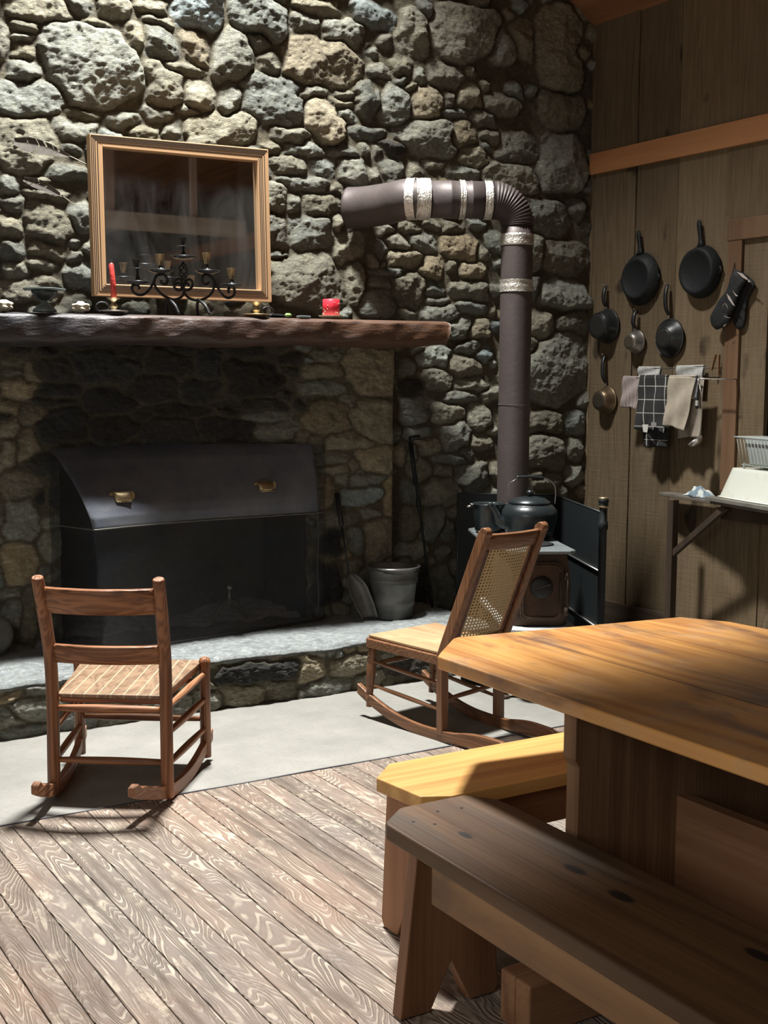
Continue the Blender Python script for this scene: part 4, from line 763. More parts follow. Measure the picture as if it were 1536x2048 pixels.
def band(a, b_, r_, seed):
    g = MB(); n = 8; q = random.Random(seed); a, b_ = Vector(a), Vector(b_); g.tube([a.lerp(b_, k / n) for k in range(n + 1)], [r_ + q.uniform(0, .003) for _ in range(n + 1)], 36, caps=False); obj('foil_band', g, M['foil'], pipe)
vz = lambda py: 1.5 - 0
for (ya, yb_, sd_) in ((2.278, 2.218, 1), (2.042, 1.979, 2)): band((pb.x, pb.y, ya), (pb.x, pb.y, yb_), PV + .003, sd_)
band(h0 + Lh * .01, h0 + Lh * .05, PR + .003, 3); band(h0.lerp(h1, .42), h0.lerp(h1, .5), PR + .004, 4)
band(h0.lerp(h1, .92), h1 + Lh * .045, PR + .009, 5); band(h1 + Lh * .04, h1 + Lh * .085 + S * .012, PR + .010, 6)
g = MB(); zz = 1.389; g.tube([(pb.x, pb.y, zz), (pb.x, pb.y, zz + .006)], PV + .0025, 36, caps=False); obj('joint_seam', g, M['zinc'], pipe)
# folding sheet metal shield
Lp, Cp, Pp = Vector((3.977, 5.693, 0.885)), Vector((4.416, 5.376, 0.885)), Vector((3.997, 4.501, 0.885))
sd0 = thing('stove_shield', 'black folding sheet metal heat shield around the stove', 'shield', (Cp.x, Cp.y, 0))
def panel(a, b_, nm, dz=0):
    a, b_ = Vector(a), Vector(b_); d = (b_ - a).normalized(); nrm = Vector((d.y, -d.x, 0)) * .006
    g = MB(); g.prism([Vector((a.x, a.y, .03)), Vector((b_.x, b_.y, .03)), Vector((b_.x, b_.y, .885)), Vector((a.x, a.y, .885))], nrm); p = obj(nm, g, M['black'], sd0)
    g = MB(); g.tube([a + nrm / 2, b_ + nrm / 2], .005, 6); g.tube([Vector((a.x, a.y, .03)), a], .006, 6); obj('rim', g, plain('shield_rim', (.05, .055, .055), .35, .5), p)
    return p
pa = panel(Lp, Cp, 'back_panel'); pb2 = panel(Cp, Pp, 'side_panel')
up_ = lambda z: Uz * z
g = MB()
d = (Pp - Cp).normalized(); nn = Vector((-d.y, d.x, 0)) 
if nn.dot(so - Cp) < 0: nn = -nn
for z_ in (.60, .32): g.tube([Cp.lerp(Pp, .1) + nn * .012 + Uz * (z_ - .885), Cp.lerp(Pp, .98) + nn * .012 + Uz * (z_ - .885)], .005, 6)
obj('stiffening_rod', g, M['chrome'], sd0)
g = MB(); g.lathe([(.019, 0), (.019, .80), (.024, .805), (.024, .84), (.019, .845), (.019, .93)], (Pp.x, Pp.y, 0.001), n=16); g.lathe([(0, .955), (.02, .955), (.025, .95), (.025, .935), (.021, .932), (.024, .93), (.024, .922), (.017, .92)][::-1], (Pp.x, Pp.y, 0), n=16); po = obj('post', g, M['black'], sd0)
g = MB(); g.lathe([(.02, .90), (.024, .903), (.024, .91), (.02, .913)], (Pp.x, Pp.y, .01), n=16); obj('brass_ring', g, M['brass'], po); g = MB(); g.lathe([(.0, .952), (.023, .95), (.023, .943), (.019, .94)][::-1], (Pp.x, Pp.y, .01), n=16); obj('brass_ring', g, M['brass'], po)
# kettle
kc = Vector((3.886, 4.91, 0.73)); kk = (kc - so).dot(Rr), (kc - so).dot(S)
print('KK', kk); kc = sp(.02, kk[1] * .98, .732)
kt = thing('kettle', 'large black cast iron kettle with a wire bail on the stove top', 'kettle', tuple(kc))
ks = .128
g = MB(); g.lathe([(0, .0), (ks * .82, .0), (ks * .9, .01), (ks * 1.02, .06), (ks * 1.1, .11), (ks * 1.08, .135), (ks * .92, .16), (ks * .78, .168), (ks * .76, .172)], tuple(kc), n=44); obj('pot_body', g, M['enamel'], kt)
g = MB(); g.lathe([(ks * .80, .168), (ks * .82, .174), (ks * .80, .180), (ks * .6, .196), (ks * .3, .204), (.0, .206)], tuple(kc), n=40); ld = obj('lid', g, M['enamel'], kt)
g = MB(); g.lathe([(.008, .204), (.010, .212), (.018, .218), (.019, .228), (.012, .236), (0, .238)], tuple(kc), n=20); obj('knob', g, M['enamel'], ld)
g = MB(); sd_ = -Rr * 1.0
g.tube(smooth_path([kc + sd_ * ks * .85 + Uz * .06, kc + sd_ * ks * 1.2 + Uz * .085, kc + sd_ * ks * 1.38 + Uz * .13, kc + sd_ * ks * 1.58 + Uz * .168], 5), [.03, .029, .028, .027, .026, .025, .023, .022, .021, .019, .018, .017, .016, .016, .016, .017], 14); obj('spout', g, M['enamel'], kt)
g = MB(); pts = [kc + Rr * ks * 1.0 + Uz * .165, kc + Rr * ks * 1.02 + Uz * .22, kc + Rr * ks * .95 + Uz * .265, kc + Rr * ks * .6 + Uz * .295, kc + Rr * 0 + Uz * .302, kc - Rr * ks * .35 + Uz * .302]
g.tube(smooth_path(pts, 6), .0028, 6); g.tube([kc - Rr * ks * .85 + Uz * .16, kc - Rr * ks * .86 + Uz * .27, kc - Rr * ks * .45 + Uz * .300], .0015, 5); bl = obj('bail', g, M['steel'], kt)
g = MB(); g.tube(smooth_path([kc + Rr * ks * .55 + Uz * .299, kc + Rr * 0 + Uz * .305, kc - Rr * ks * .55 + Uz * .302], 5), .0065, 8); obj('grip', g, M['enamel'], bl)
# second pot behind the kettle
pc_ = sp(-.148, .70, .725); pt = thing('iron_pot', 'smaller open black pot with a wire handle behind the kettle spout', 'pot', tuple(pc_)); pr = .085
g = MB(); g.lathe([(0, .001), (pr * .75, .001), (pr * .85, .02), (pr * .98, .115), (pr * 1.0, .145), (pr * 1.06, .15), (pr * 1.02, .154), (pr * .93, .146), (pr * .8, .02), (0, .012)], tuple(pc_), n=36); obj('pot_body', g, M['enamel'], pt)
g = MB(); g.tube([pc_ + (Rr * math.cos(a) + S * math.sin(a) * .3) * pr * 1.14 + Uz * (.152 + .010 * math.sin(a)) for a in [math.pi + k * math.pi / 16 for k in range(17)]], .0035, 6); g.tube([pc_ - Rr * pr * 1.0 + Uz * .14, pc_ - Rr * pr * 1.35 + Uz * .135], .006, 6); obj('bail', g, M['steel'], pt)
# ash pan on the floor by the stove
g = MB(); c = (3.6, 4.981, 0); pw = .17
g.lathe([(0, .004), (pw * .86, .004), (pw, .035), (pw + .01, .036), (pw * .9, .002), (0, .001)], (c[0] + .12, c[1] - .0, .002), n=40); ap_ = obj('ash_pan', g, M['black']); tag(ap_, 'shallow black metal pan of ash on the concrete floor beside the stove', 'pan')
g = MB(); g.lathe([(0, .016), (pw * .6, .014), (pw * .9, .011)], (c[0] + .12, c[1], .002), n=30); obj('ash', g, M['ash'], ap_)

# ------------------------------------------------------------------ rocking chairs
OAKX = wood('rocker_oak_x', (.13, .045, .018), (.34, .145, .062), 'X', 14, .42, .06, var=.5, ns=9, fine=160, contrast=1.3)
OAKY = wood('rocker_oak_y', (.24, .1, .045), (.42, .2, .1), 'Y', 14, .42, .06, var=.5, ns=9, fine=160, contrast=1.3)
OAKZ = wood('rocker_oak_z', (.13, .045, .018), (.35, .15, .066), 'Z', 14, .42, .06, var=.5, ns=9, fine=160, contrast=1.3)
def seat_mat():
    t = NT('beadboard_seat'); s = t.n('SeparateXYZ', {0: t.tc.outputs['Object']}).outputs[0]; f = t.math('FRACT', t.math('MULTIPLY_ADD', s, 21.0, 20.0))
    a = t.math('ABSOLUTE', t.math('SUBTRACT', f, .5)); ln = t.math('MULTIPLY', t.step(a, .43, .46), 1.0); ctr = t.math('SUBTRACT', 1.0, t.step(a, .47, .5)); ln = t.math('MULTIPLY', ln, t.math('MULTIPLY_ADD', ctr, .8, .2))
    n1 = t.noise(t.map((1, .5, 1)), 9, 2, .4, .6); rg = t.math('MULTIPLY_ADD', t.math('SINE', t.math('MULTIPLY', n1, 60.0)), .5, .5)
    c = t.mix(rg, (.16, .095, .055), (.24, .155, .092)); c = t.mix(t.step(t.noise(t.map(), 14, 4), .5, .7), c, (.29, .2, .12)); c = t.mix(t.math('MULTIPLY', ln, .95), c, (.68, .58, .4))
    return t.out(c, .45, 0, t.math('MULTIPLY', ln, -1.0), .002, 1, .5)
rz = math.atan2(-.572, .82)
ch = thing('rocking_chair', 'armless wooden slat-back rocking chair on the concrete in front of the screen', 'chair', (1.55, 4.37, 0), rz)
def lo(nm, mb, m, par=None, **k): return obj(nm, mb, m, par or ch, world=False, **k)
for s in (-1, 1):
    g = MB(); g.tube(smooth_path([(s * .207, -.22, .02), (s * .206, -.22, .18), (s * .205, -.22, .36), (s * .206, -.232, .52), (s * .208, -.272, .66), (s * .211, -.325, .80), (s * .211, -.335, .828)], 4), [.023] * 17 + [.023, .0225, .022, .0215, .0215, .021, .0205, .017], 16); lo('back_post', g, OAKZ)
    g = MB(); g.tube([(s * .252, .235, .03), (s * .250, .235, .38), (s * .250, .235, .41), (s * .250, .235, .424), (s * .25, .235, .43)], [.022, .021, .024, .02, .008], 16); lo('front_post', g, OAKZ)
def slat(z0_, z1_, y0_, y1_, bow, nm):
    g = MB(); n = 16
    def f(u, v):
        x = -.20 + .40 * u; z = z0_ + (z1_ - z0_) * v + .006 * math.sin(math.pi * u) * (1 if v > .5 else -1) * 0; y = y0_ + (y1_ - y0_) * v - bow * math.sin(math.pi * u); return (x, y, z)
    g.grid(f, n, 3); lo(nm, g, OAKX, solid=.016, bevel=0)
slat(.700, .790, -.292, -.322, .040, 'top_slat'); slat(.510, .575, -.228, -.246, .032, 'lower_slat')
g = MB(); q = [(-.19, -.205), (.19, -.205), (.235, .235), (.215, .262), (-.215, .262), (-.235, .235)]
g.prism([(x, y, .372 + .055 * (y + .205)) for x, y in q], (0, 0, .014)); lo('seat', g, seat_mat(), bevel=.003)
g = MB(); g.prism([(x * .97, y * .97, .352 + .055 * (y + .205)) for x, y in q], (0, 0, .018)); lo('seat_frame', g, OAKX, bevel=.003)
def rung(a, b_, r_, m=OAKX, par=None, nm='rung'):
    g = MB(); a, b_ = Vector(a), Vector(b_); g.tube([a.lerp(b_, k / 8) for k in range(9)], [r_ * (.75 + .35 * math.sin(math.pi * k / 8)) for k in range(9)], 10); return obj(nm, g, m, par or ch, world=False)
rung((-.2, -.22, .338), (.2, -.22, .338), .014); rung((-.2, -.22, .148), (.2, -.22, .148), .0125); rung((-.245, .235, .182), (.245, .235, .182), .0125); rung((-.245, .235, .33), (.245, .235, .33), .012)
for s in (-1, 1):
    rung((s * .207, -.22, .25), (s * .25, .235, .262), .013, OAKY); rung((s * .207, -.22, .138), (s * .25, .235, .145), .013, OAKY); rung((s * .207, -.22, .345), (s * .25, .235, .365), .012, OAKY)
    g = MB(); n = 26; rows = []
    for k in range(n + 1):
        y = -.46 + .76 * k / n; x = s * (.207 + .043 * max(-.3, (y + .22) / .455)) + (-.055 * max(0, (-y - .2) / .26) if s > 0 else -.0); zb = .0 + .62 * (y + .06) ** 2; hgt = .052 - .012 * abs(y) + (.006 * math.sin(k * 2.2) if k < 5 else 0)
        if k == 0: hgt = .03
        rows.append([(x - .013, y, zb), (x + .013, y, zb), (x + .013, y, zb + hgt), (x - .013, y, zb + hgt)])
    vs = [p for r_ in rows for p in r_]; fs_ = [(4 * k + a, 4 * k + (a + 1) % 4, 4 * k + 4 + (a + 1) % 4, 4 * k + 4 + a) for k in range(n) for a in range(4)] + [(3, 2, 1, 0), (4 * n, 4 * n + 1, 4 * n + 2, 4 * n + 3)]
    g.add(vs, fs_); lo('rocker', g, OAKY, bevel=.004)
# cane rocker
DX = wood('cane_rocker_x', (.12, .05, .022), (.24, .115, .055), 'X', 12, .35, .06, ns=9, fine=160)
DY = wood('cane_rocker_y', (.12, .05, .022), (.24, .115, .055), 'Y', 12, .35, .06, ns=9, fine=160)
DZ = wood('cane_rocker_z', (.13, .055, .024), (.26, .125, .06), 'Z', 12, .35, .06, ns=9, fine=160)
c2r = thing('rocking_chair', 'armless rocking chair with woven cane back between the stove and the table', 'chair', (3.0, 4.46, 0), math.atan2(.19, .982))
def lc(nm, mb, m, par=None, **k): return obj(nm, mb, m, par or c2r, world=False, **k)
stl = {}
for s, xb, xt in ((-1, -.168, -.137), (1, .182, .212)):
    A0, A1, A2_, A3 = Vector((xb, -.22, .03)), Vector((xb, -.215, .36)), Vector((xb * .95, -.24, .42)), Vector((xt, -.42, .90))
    g = MB(); g.beam(A0, A1, .042, .034, up=(0, 1, 0)); lc('rear_leg', g, DZ, bevel=.004)
    g = MB(); g.beam((xb, -.205, .33), A3, .036, .046, up=(0, 1, 0)); g.tube([A3 + Vector((-.018, -.004, .0)), A3 + Vector((.018, -.004, .0))], .022, 12); lc('back_stile', g, DZ, bevel=.004); stl[s] = (Vector((xb, -.205, .33)), A3)
def bk(u, t_, bow=.03): return stl[-1][0].lerp(stl[-1][1], t_).lerp(stl[1][0].lerp(stl[1][1], t_), u) + Vector((0, -bow * math.sin(math.pi * u) * 1.0, 0))
for nm, ta, tb_, th in (('top_rail', .875, .985, .016), ('lower_rail', .13, .19, .016)):
    g = MB(); g.grid(lambda u, v: bk(.04 + .92 * u, ta + (tb_ - ta) * v), 14, 3); lc(nm, g, DX, solid=th)
for u0, u1 in ((.05, .13), (.87, .95)):
    g = MB(); g.grid(lambda u, v: bk(u0 + (u1 - u0) * u, .15 + .74 * v) + Vector((0, .002, 0)), 3, 20); lc('cane_rail', g, plain('worn_varnish', (.13, .04, .02), .35, 0, .6, 40, .002, 60, .5, (.03, .012, .008)), solid=.014)
t = NT('woven_cane'); uv = t.tc.outputs['UV']; sp_ = t.n('SeparateXYZ', {0: uv}); U_, V_ = sp_.outputs[0], sp_.outputs[1]
a = t.math('ABSOLUTE', t.math('SUBTRACT', t.math('FRACT', t.math('MULTIPLY', U_, 17.0)), .5)); b = t.math('ABSOLUTE', t.math('SUBTRACT', t.math('FRACT', t.math('MULTIPLY', V_, 30.0)), .5))
hole_ = t.math('LESS_THAN', t.math('ADD', a, b), .29)
stp = t.math('MULTIPLY_ADD', t.math('SINE', t.math('MULTIPLY', t.math('ADD', t.math('MULTIPLY', U_, 17.0), t.math('MULTIPLY', V_, 30.0)), 12.566)), .5, .5)
ccol = t.mix(stp, (.44, .31, .15), (.66, .5, .27))
MC_ = t.out(ccol, .5, 0, t.math('SUBTRACT', t.math('ADD', a, b), stp), .001, 1, .4, t.math('SUBTRACT', 1.0, hole_))
g = MB(); nu, nv = 16, 30; g.grid(lambda u, v: bk(.10 + .80 * u, .17 + .72 * v) , nu, nv)
cn = lc('cane_panel', g, MC_)
uvl = cn.data.uv_layers.new(name='UVMap'); 
for lp in cn.data.loops:
    k = lp.vertex_index; uvl.data[lp.index].uv = ((k // (nv + 1)) / nu, (k % (nv + 1)) / nv)
SEAT = wood('worn_seat', (.3, .175, .085), (.46, .31, .17), 'Y', 10, .5, .1, var=.3, wear=(.6, .46, .28), wear_amt=.5)
g = MB(); q = [(-.175, -.20), (.185, -.20), (.268, .262), (-.158, .262)]; g.prism([(x, y, .368 - .02 * (.262 - y) * 0) for x, y in q], (0, 0, .012)); lc('seat', g, SEAT, bevel=.003)
g = MB(); q2 = [(-.18, -.21), (.19, -.21), (.278, .270), (-.168, .270)]
for i in range(4):
    a, b_ = q2[i], q2[(i + 1) % 4]; g.beam((a[0] * .96, a[1] * .96, .345), (b_[0] * .96, b_[1] * .96, .345), .03, .040)
lc('seat_frame', g, DX, bevel=.004)
for x0_, xt in ((-.168, -.150), (.225, .25)):
    g = MB(); A, B = Vector((x0_, .245, .055)), Vector((xt, .24, .335)); pr_ = [(0, .013), (.08, .014), (.16, .019), (.2, .014), (.3, .017), (.32, .021), (.34, .017), (.37, .02), (.55, .022), (.7, .021), (.76, .018), (.78, .023), (.81, .018), (.84, .023), (.87, .018), (1, .02)]
    g.tube([A.lerp(B, p[0]) for p in pr_], [p[1] for p in pr_], 16); lc('front_leg', g, DZ)
def rg(a, b_, r_, m=DX, turned=False):
    a, b_ = Vector(a), Vector(b_); n = 24; g = MB(); g.tube([a.lerp(b_, k / n) for k in range(n + 1)], [r_ * (.7 + .4 * math.sin(math.pi * k / n)) + (.003 * (k in (9, 11, 13, 15)) if turned else 0) for k in range(n + 1)], 10); lc('rung', g, m)
rg((-.156, .24, .245), (.24, .24, .255), .011, DX, True); rg((-.168, -.22, .175), (.182, -.22, .19), .0095)
for xf, xr in ((-.158, -.168), (.235, .182)): rg((xf, .24, .265), (xr, -.21, .24), .009, DY); rg((xf, .24, .155), (xr, -.21, .13), .009, DY)
for s, xf, xr in ((-1, -.168, -.175), (1, .228, .165)):
    g = MB(); n = 34; rows = []
    for k in range(n + 1):
        y = .315 - .94 * k / n; x = xr + (xf - xr) * (y + .22) / .46; zb = .55 * (y + .12) ** 2 if y > -.12 else .16 * (y + .12) ** 2; hgt = .046
        if y < -.3: hgt = .046 + .012 * math.sin((-.3 - y) / .25 * 3.1); 
        if k == n: hgt = .012
        if k == n - 1: hgt = .03
        rows.append([(x - .012, y, zb), (x + .012, y, zb), (x + .012, y, zb + hgt), (x - .012, y, zb + hgt)])
    vs = [p for r_ in rows for p in r_]; fs_ = [(4 * k + a, 4 * k + 4 + a, 4 * k + 4 + (a + 1) % 4, 4 * k + (a + 1) % 4) for k in range(n) for a in range(4)] + [(0, 1, 2, 3), (4 * n + 3, 4 * n + 2, 4 * n + 1, 4 * n)]
    g.add(vs, fs_); lc('rocker', g, DY, bevel=.003)
# ------------------------------------------------------------------ table and benches
OY, OX, OZ = (1.9, 1.4, 0), 0, 0
TT = wood('table_top', (.38, .155, .045), (.7, .35, .1), 'Y', 11, .32, .09, spots=6.5, spot_col=(.085, .055, .05), var=.45, fine=70, bd=.0012, spec=.5, wear=(.45, .38, .3), wear_amt=.3,
          knots=((.42, .88, .02, .042), (.50, .47, .02, .05), (.72, .6, .02, .018), (.2, .6, .02, .02)))
TE = wood('table_side', (.15, .065, .03), (.28, .14, .07), 'Y', 8, .5, .07, fine=60, wear=(.2, .12, .07), wear_amt=.4)
TP = wood('table_panel', (.16, .08, .038), (.28, .155, .08), 'Z', 8, .55, .07)
TXB = wood('table_foot', (.19, .08, .04), (.34, .18, .09), 'X', 8, .45, .07)
tz = .78
tbl = thing('trestle_table', 'large worn orange pine trestle table with clipped corners at the right', 'table', (2.35, 1.2, 0))
top = [(1.812, 2.679), (1.84, 2.71), (1.975, 2.845), (2.0, 2.856), (2.78, 2.765), (2.86, 2.63), (2.87, 2.5), (2.87, -.4), (1.815, -.4)]
g = MB(); g.prism([(x, y, tz - .036) for x, y in top], (0, 0, .036)); tp_ = obj('table_top', g, TT, tbl, bevel=.005, segs=3)
g = MB()
for xs_ in (2.16, 2.52): g.box(xs_ - .001, xs_ + .001, -.38, 2.78, tz - .0005, tz + .0004)
obj('board_seam', g, groove, tp_)
py_ = 2.20
def trestle(y, nm):
    g = MB(); xl, xr = 1.868, 2.80
    pl = [(xl + .008, .12), (xr, .12), (xr, tz - .036), (xl, tz - .036), (xl, .62), (xl + .012, .60), (xl + .012, .5)]
    g.prism([(x, y - .02, z) for x, z in pl], (0, .045, 0)); p = obj('end_panel', g, TP, tbl, bevel=.003)
    for k, (ya, yb) in enumerate(((y - .075, y - .022), (y - .021, y + .035))):
        g = MB(); pl = [(1.70, 0.001), (2.98, 0.001), (2.98, .11), (2.9, .135), (1.815 + .015 * k, .135), (1.80 + .012 * k, .13), (1.70, .13)]
        g.prism([(x, ya, z) for x, z in pl], (0, yb - ya, 0)); obj('foot', g, TXB, tbl, bevel=.006)
trestle(py_, 'a'); trestle(0.2, 'b')
g = MB(); g.box(2.20, 2.24, .22, py_ - .02, .22, .478); obj('stretcher', g, TE, tbl, bevel=.003)
# benches
BT = wood('bench_top', (.075, .038, .018), (.155, .082, .036), 'Y', 9, .5, .08, spots=3, spot_col=(.06, .045, .03), var=.4, fine=70, spec=.4,
          knots=((0.1081, 0.785, .455, .016), (0.09759, 0.6289, .455, .017), (0.1372, 0.2999, .455, .016), (0.02214, 1.074, .455, .012)))
BS = wood('bench_side', (.2, .1, .045), (.36, .2, .09), 'Y', 8, .55, .08, spots=4, spot_col=(.09, .05, .03), fine=60)
BP = wood('bench_leg', (.17, .075, .035), (.3, .15, .075), 'Z', 8, .45, .08)
bn = thing('bench', 'near dark worn pine bench running along the side of the table', 'bench', (1.6, 1.2, 0))
top = [(1.500, 2.425), (1.508, 2.445), (1.585, 2.508), (1.60, 2.512), (1.785, 2.512), (1.838, 2.44), (1.842, 2.34), (1.80, .1), (1.46, .1)]
g = MB(); g.prism([(x, y, .415) for x, y in top], (0, 0, .04)); bt = obj('bench_top', g, BT, bn, bevel=.006, segs=3)
g = MB()
for px in ((1.565, 2.41), (1.60, 2.37), (1.655, 2.44), (1.72, 2.43)): g = MB(); g.lathe([(.0, .4556), (.0042, .4556)], (px[0], px[1], 0), n=10); obj('nail_hole', g, M['plastic'], bt)
def bleg(y, x0_, x1_, xt0, xt1, par, alongx=True, c0=None, mat=BP, nm='end_panel'):
    xm = (x0_ + x1_) / 2
    pl = [(x0_, .003), (x0_ + (x1_ - x0_) * .30, .003), (xm, .115), (x1_ - (x1_ - x0_) * .30, .003), (x1_ - .012, .003), (x1_, .022), (xt1 + .004, .36), (xt1, .415), (xt0, .415), (xt0 - .004, .36)]
    g = MB()
    if alongx: g.prism([(x, y, z) for x, z in pl], (0, .038, 0))
    else: g.prism([(y, x, z) for x, z in pl], (.038, 0, 0))
    return obj(nm, g, mat, par, bevel=.003)
bleg(2.345, 1.492, 1.778, 1.535, 1.748, bn); bleg(.35, 1.465, 1.75, 1.51, 1.72, bn)
g = MB(); g.box(1.525, 1.552, .36, 2.27, .31, .415); obj('side_rail', g, BS, bn, bevel=.003)
g = MB(); g.box(1.770, 1.795, .36, 2.27, .31, .415); obj('side_rail', g, BS, bn, bevel=.003)
g = MB(); g.box(1.545, 1.575, 2.335, 2.41, .385, .414); obj('cleat', g, BP, bn, bevel=.002)
FT = wood('end_bench_top', (.42, .2, .055), (.66, .38, .12), 'X', 9, .35, .07, var=.1, fine=70, spec=.5)
FS = wood('end_bench_side', (.2, .09, .04), (.34, .18, .085), 'X', 8, .5, .07)
fb = thing('bench', 'far bright orange pine bench across the head of the table', 'bench', (2.3, 2.7, 0))
top = [(1.655, 2.745), (1.745, 2.84), (3.2, 2.84), (3.2, 2.535), (1.765, 2.535), (1.68, 2.565), (1.655, 2.62)]
top = [(1.668, 2.752), (1.762, 2.842), (2.72, 2.842), (2.75, 2.81), (2.75, 2.57), (2.72, 2.53), (1.76, 2.53), (1.688, 2.566)]
g = MB(); g.prism([(x, y, .412) for x, y in top], (0, 0, .038)); obj('bench_top', g, FT, fb, bevel=.004, segs=3)
bleg(1.725, 2.545, 2.815, 2.585, 2.79, fb, False, mat=wood('end_bench_leg', (.24, .1, .045), (.4, .2, .1), 'Z', 8, .5, .07)); bleg(2.62, 2.545, 2.815, 2.585, 2.79, fb, False)
g = MB(); g.box(1.77, 2.62, 2.56, 2.585, .305, .411); obj('side_rail', g, FS, fb, bevel=.003)
g = MB(); g.box(1.77, 2.62, 2.785, 2.81, .305, .411); obj('side_rail', g, FS, fb, bevel=.003)

# ------------------------------------------------------------------ pans on the plank wall
def wp(p, off): return Vector((XW - off, p[1], p[2]))
def pan(name, label, cat, c, r_, rb_, dep, htop, mat, hm, thick, kind, face):
    root = thing(name, label, cat, (XW - .01, c[1], c[2]), group=None); cx_, cy_, cz_ = XW, c[1], c[2]
    g = MB(); o_ = .012
    g.lathe([(r_ - .004, o_), (r_ + (.004 if kind == 'sauce' else 0), o_), (r_, o_ + .004), (rb_ + (r_ - rb_) * .35, o_ + dep * .6), (rb_, o_ + dep - .004), (rb_ - .006, o_ + dep), (rb_ * .82, o_ + dep - .001), (rb_ * .8, o_ + dep - .003), (0, o_ + dep - .003)], (cx_, cy_, cz_), axis=(-1, 0, 0), n=44)
    g.lathe([(r_ - .004, o_), (rb_ - .006, o_ + dep - .006), (0, o_ + dep - .006)], (cx_, cy_, cz_), axis=(-1, 0, 0), n=44); obj('pan_body', g, mat, root)
    h0_ = Vector((XW - o_ - .012, cy_, cz_ + r_ - .004)); h1_ = Vector((XW - .02, htop[1], htop[2]))
    g = MB()
    if kind == 'skillet':
        pts = [h0_ + Vector((0, 0, -.01)), h0_.lerp(h1_, .12), h0_.lerp(h1_, .3), h0_.lerp(h1_, .7), h0_.lerp(h1_, .93), h1_]
        g.tube(pts, [.03, .017, .0125, .0155, .014, .008], 12, flat=.6); g.lathe([(0, 0), (.012, 0)], (0, 0, 0)) if 0 else None; obj('handle', g, mat, root)
        for s_ in (-1, 1):
            g = MB(); g.tube([(XW - .02, cy_ + s_ * (r_ - .006), cz_ + .02), (XW - .02, cy_ + s_ * (r_ + .008), cz_), (XW - .02, cy_ + s_ * (r_ - .006), cz_ - .02)], .007, 8); obj('pour_spout', g, mat, root)
    else:
        g.tube([h0_ + Vector((0, 0, .0)), h0_.lerp(h1_, .12), h0_.lerp(h1_, .2)], .006, 8); obj('ferrule', g, hm[1], root)
        g = MB(); mid = h0_.lerp(h1_, .5) + Vector((-.022, 0, 0)); g.tube(smooth_path([h0_.lerp(h1_, .14), h0_.lerp(h1_, .3) + Vector((-.018, 0, 0)), mid, h0_.lerp(h1_, .8) + Vector((-.016, 0, 0)), h1_], 4), [.011, .012, .0125, .013, .0135, .014, .0145, .015, .0155, .0155, .0155, .015, .0145, .0138, .013, .012, .009], 12, flat=.7); obj('handle', g, hm[0], root)
        g = MB(); g.tube([(XW - o_ - .006, cy_ + r_ * math.cos(a), cz_ + r_ * math.sin(a)) for a in [k * math.pi / 20 for k in range(41)]], .0026, 6); obj('rim', g, face, root)
        g = MB(); g.lathe([(rb_ * .86, o_ + dep - .001), (rb_ * .84, o_ + dep + .001), (rb_ * .62, o_ + dep + .001), (0, o_ + dep + .001)], (cx_, cy_, cz_), axis=(-1, 0, 0), n=40); obj('base_disc', g, thick, root)
    g = MB(); g.tube([(XW, htop[1], htop[2] + .002), (XW - .035, htop[1] + .004, htop[2] + .006)], .0016, 6); g.tube([(XW - .035, htop[1] + .004, htop[2] + .006), (XW - .036, htop[1] + .004, htop[2] + .012)], .003, 6)
    n_ = obj('nail', g, M['steel']); tag(n_, 'bent nail holding ' + label.split(' with')[0].split(',')[0], 'nail')
    return root
hm = (M['plastic'], M['steel'])
CS = plain('seasoned_iron', (.014, .017, .017), .6, .2, .4, 14, .002, 60, .35)
pan('skillet', 'left large black cast iron skillet hanging on the plank wall', 'skillet', (5.06, 5.445, 2.111), 0.1522, .118, .05, (5.07, 5.47, 2.385), CS, hm, 0, 'skillet', 0)
pan('skillet', 'right larger black cast iron skillet hanging highest, beside the oven mitts', 'skillet', (5.06, 4.969, 2.118), 0.1449, .125, .052, (5.07, 4.994, 2.396), CS, hm, 0, 'skillet', 0)
dk = plain('dark_nonstick', (.02, .022, .022), .35, .3, .3, 14); ring = plain('worn_ring', (.09, .09, .085), .4, .5)
pan('saucepan', 'black deep saucepan hanging lower left below the left skillet', 'saucepan', (5.05, 5.723, 1.85), 0.1015, .078, .085, (5.07, 5.737, 2.086), dk, hm, plain('pan_base', (.03, .03, .028), .4, .3), 'sauce', ring)
pan('saucepan', 'small shiny steel saucepan between the two black saucepans', 'saucepan', (5.05, 5.465, 1.749), 0.06676, .046, .062, (5.07, 5.469, 1.929), M['steel'], hm, plain('steel_base', (.2, .17, .13), .4, .8), 'sauce', M['steel'])
pan('frying_pan', 'mid-sized black rounded frying pan in the middle of the lower row', 'frying pan', (5.05, 5.196, 1.763), 0.1082, .062, .055, (5.07, 5.219, 2.061), dk, hm, plain('pan_base2', (.04, .04, .036), .35, .4), 'sauce', ring)
pan('saucepan', 'brownish metal saucepan with black handle hanging lowest by the stone corner', 'saucepan', (5.05, 5.711, 1.404), 0.08437, .058, .07, (5.07, 5.734, 1.672), plain('tarnished', (.2, .14, .085), .35, .8, .6, 10), hm, plain('pan_base3', (.045, .035, .025), .5, .3), 'sauce', M['brass'])
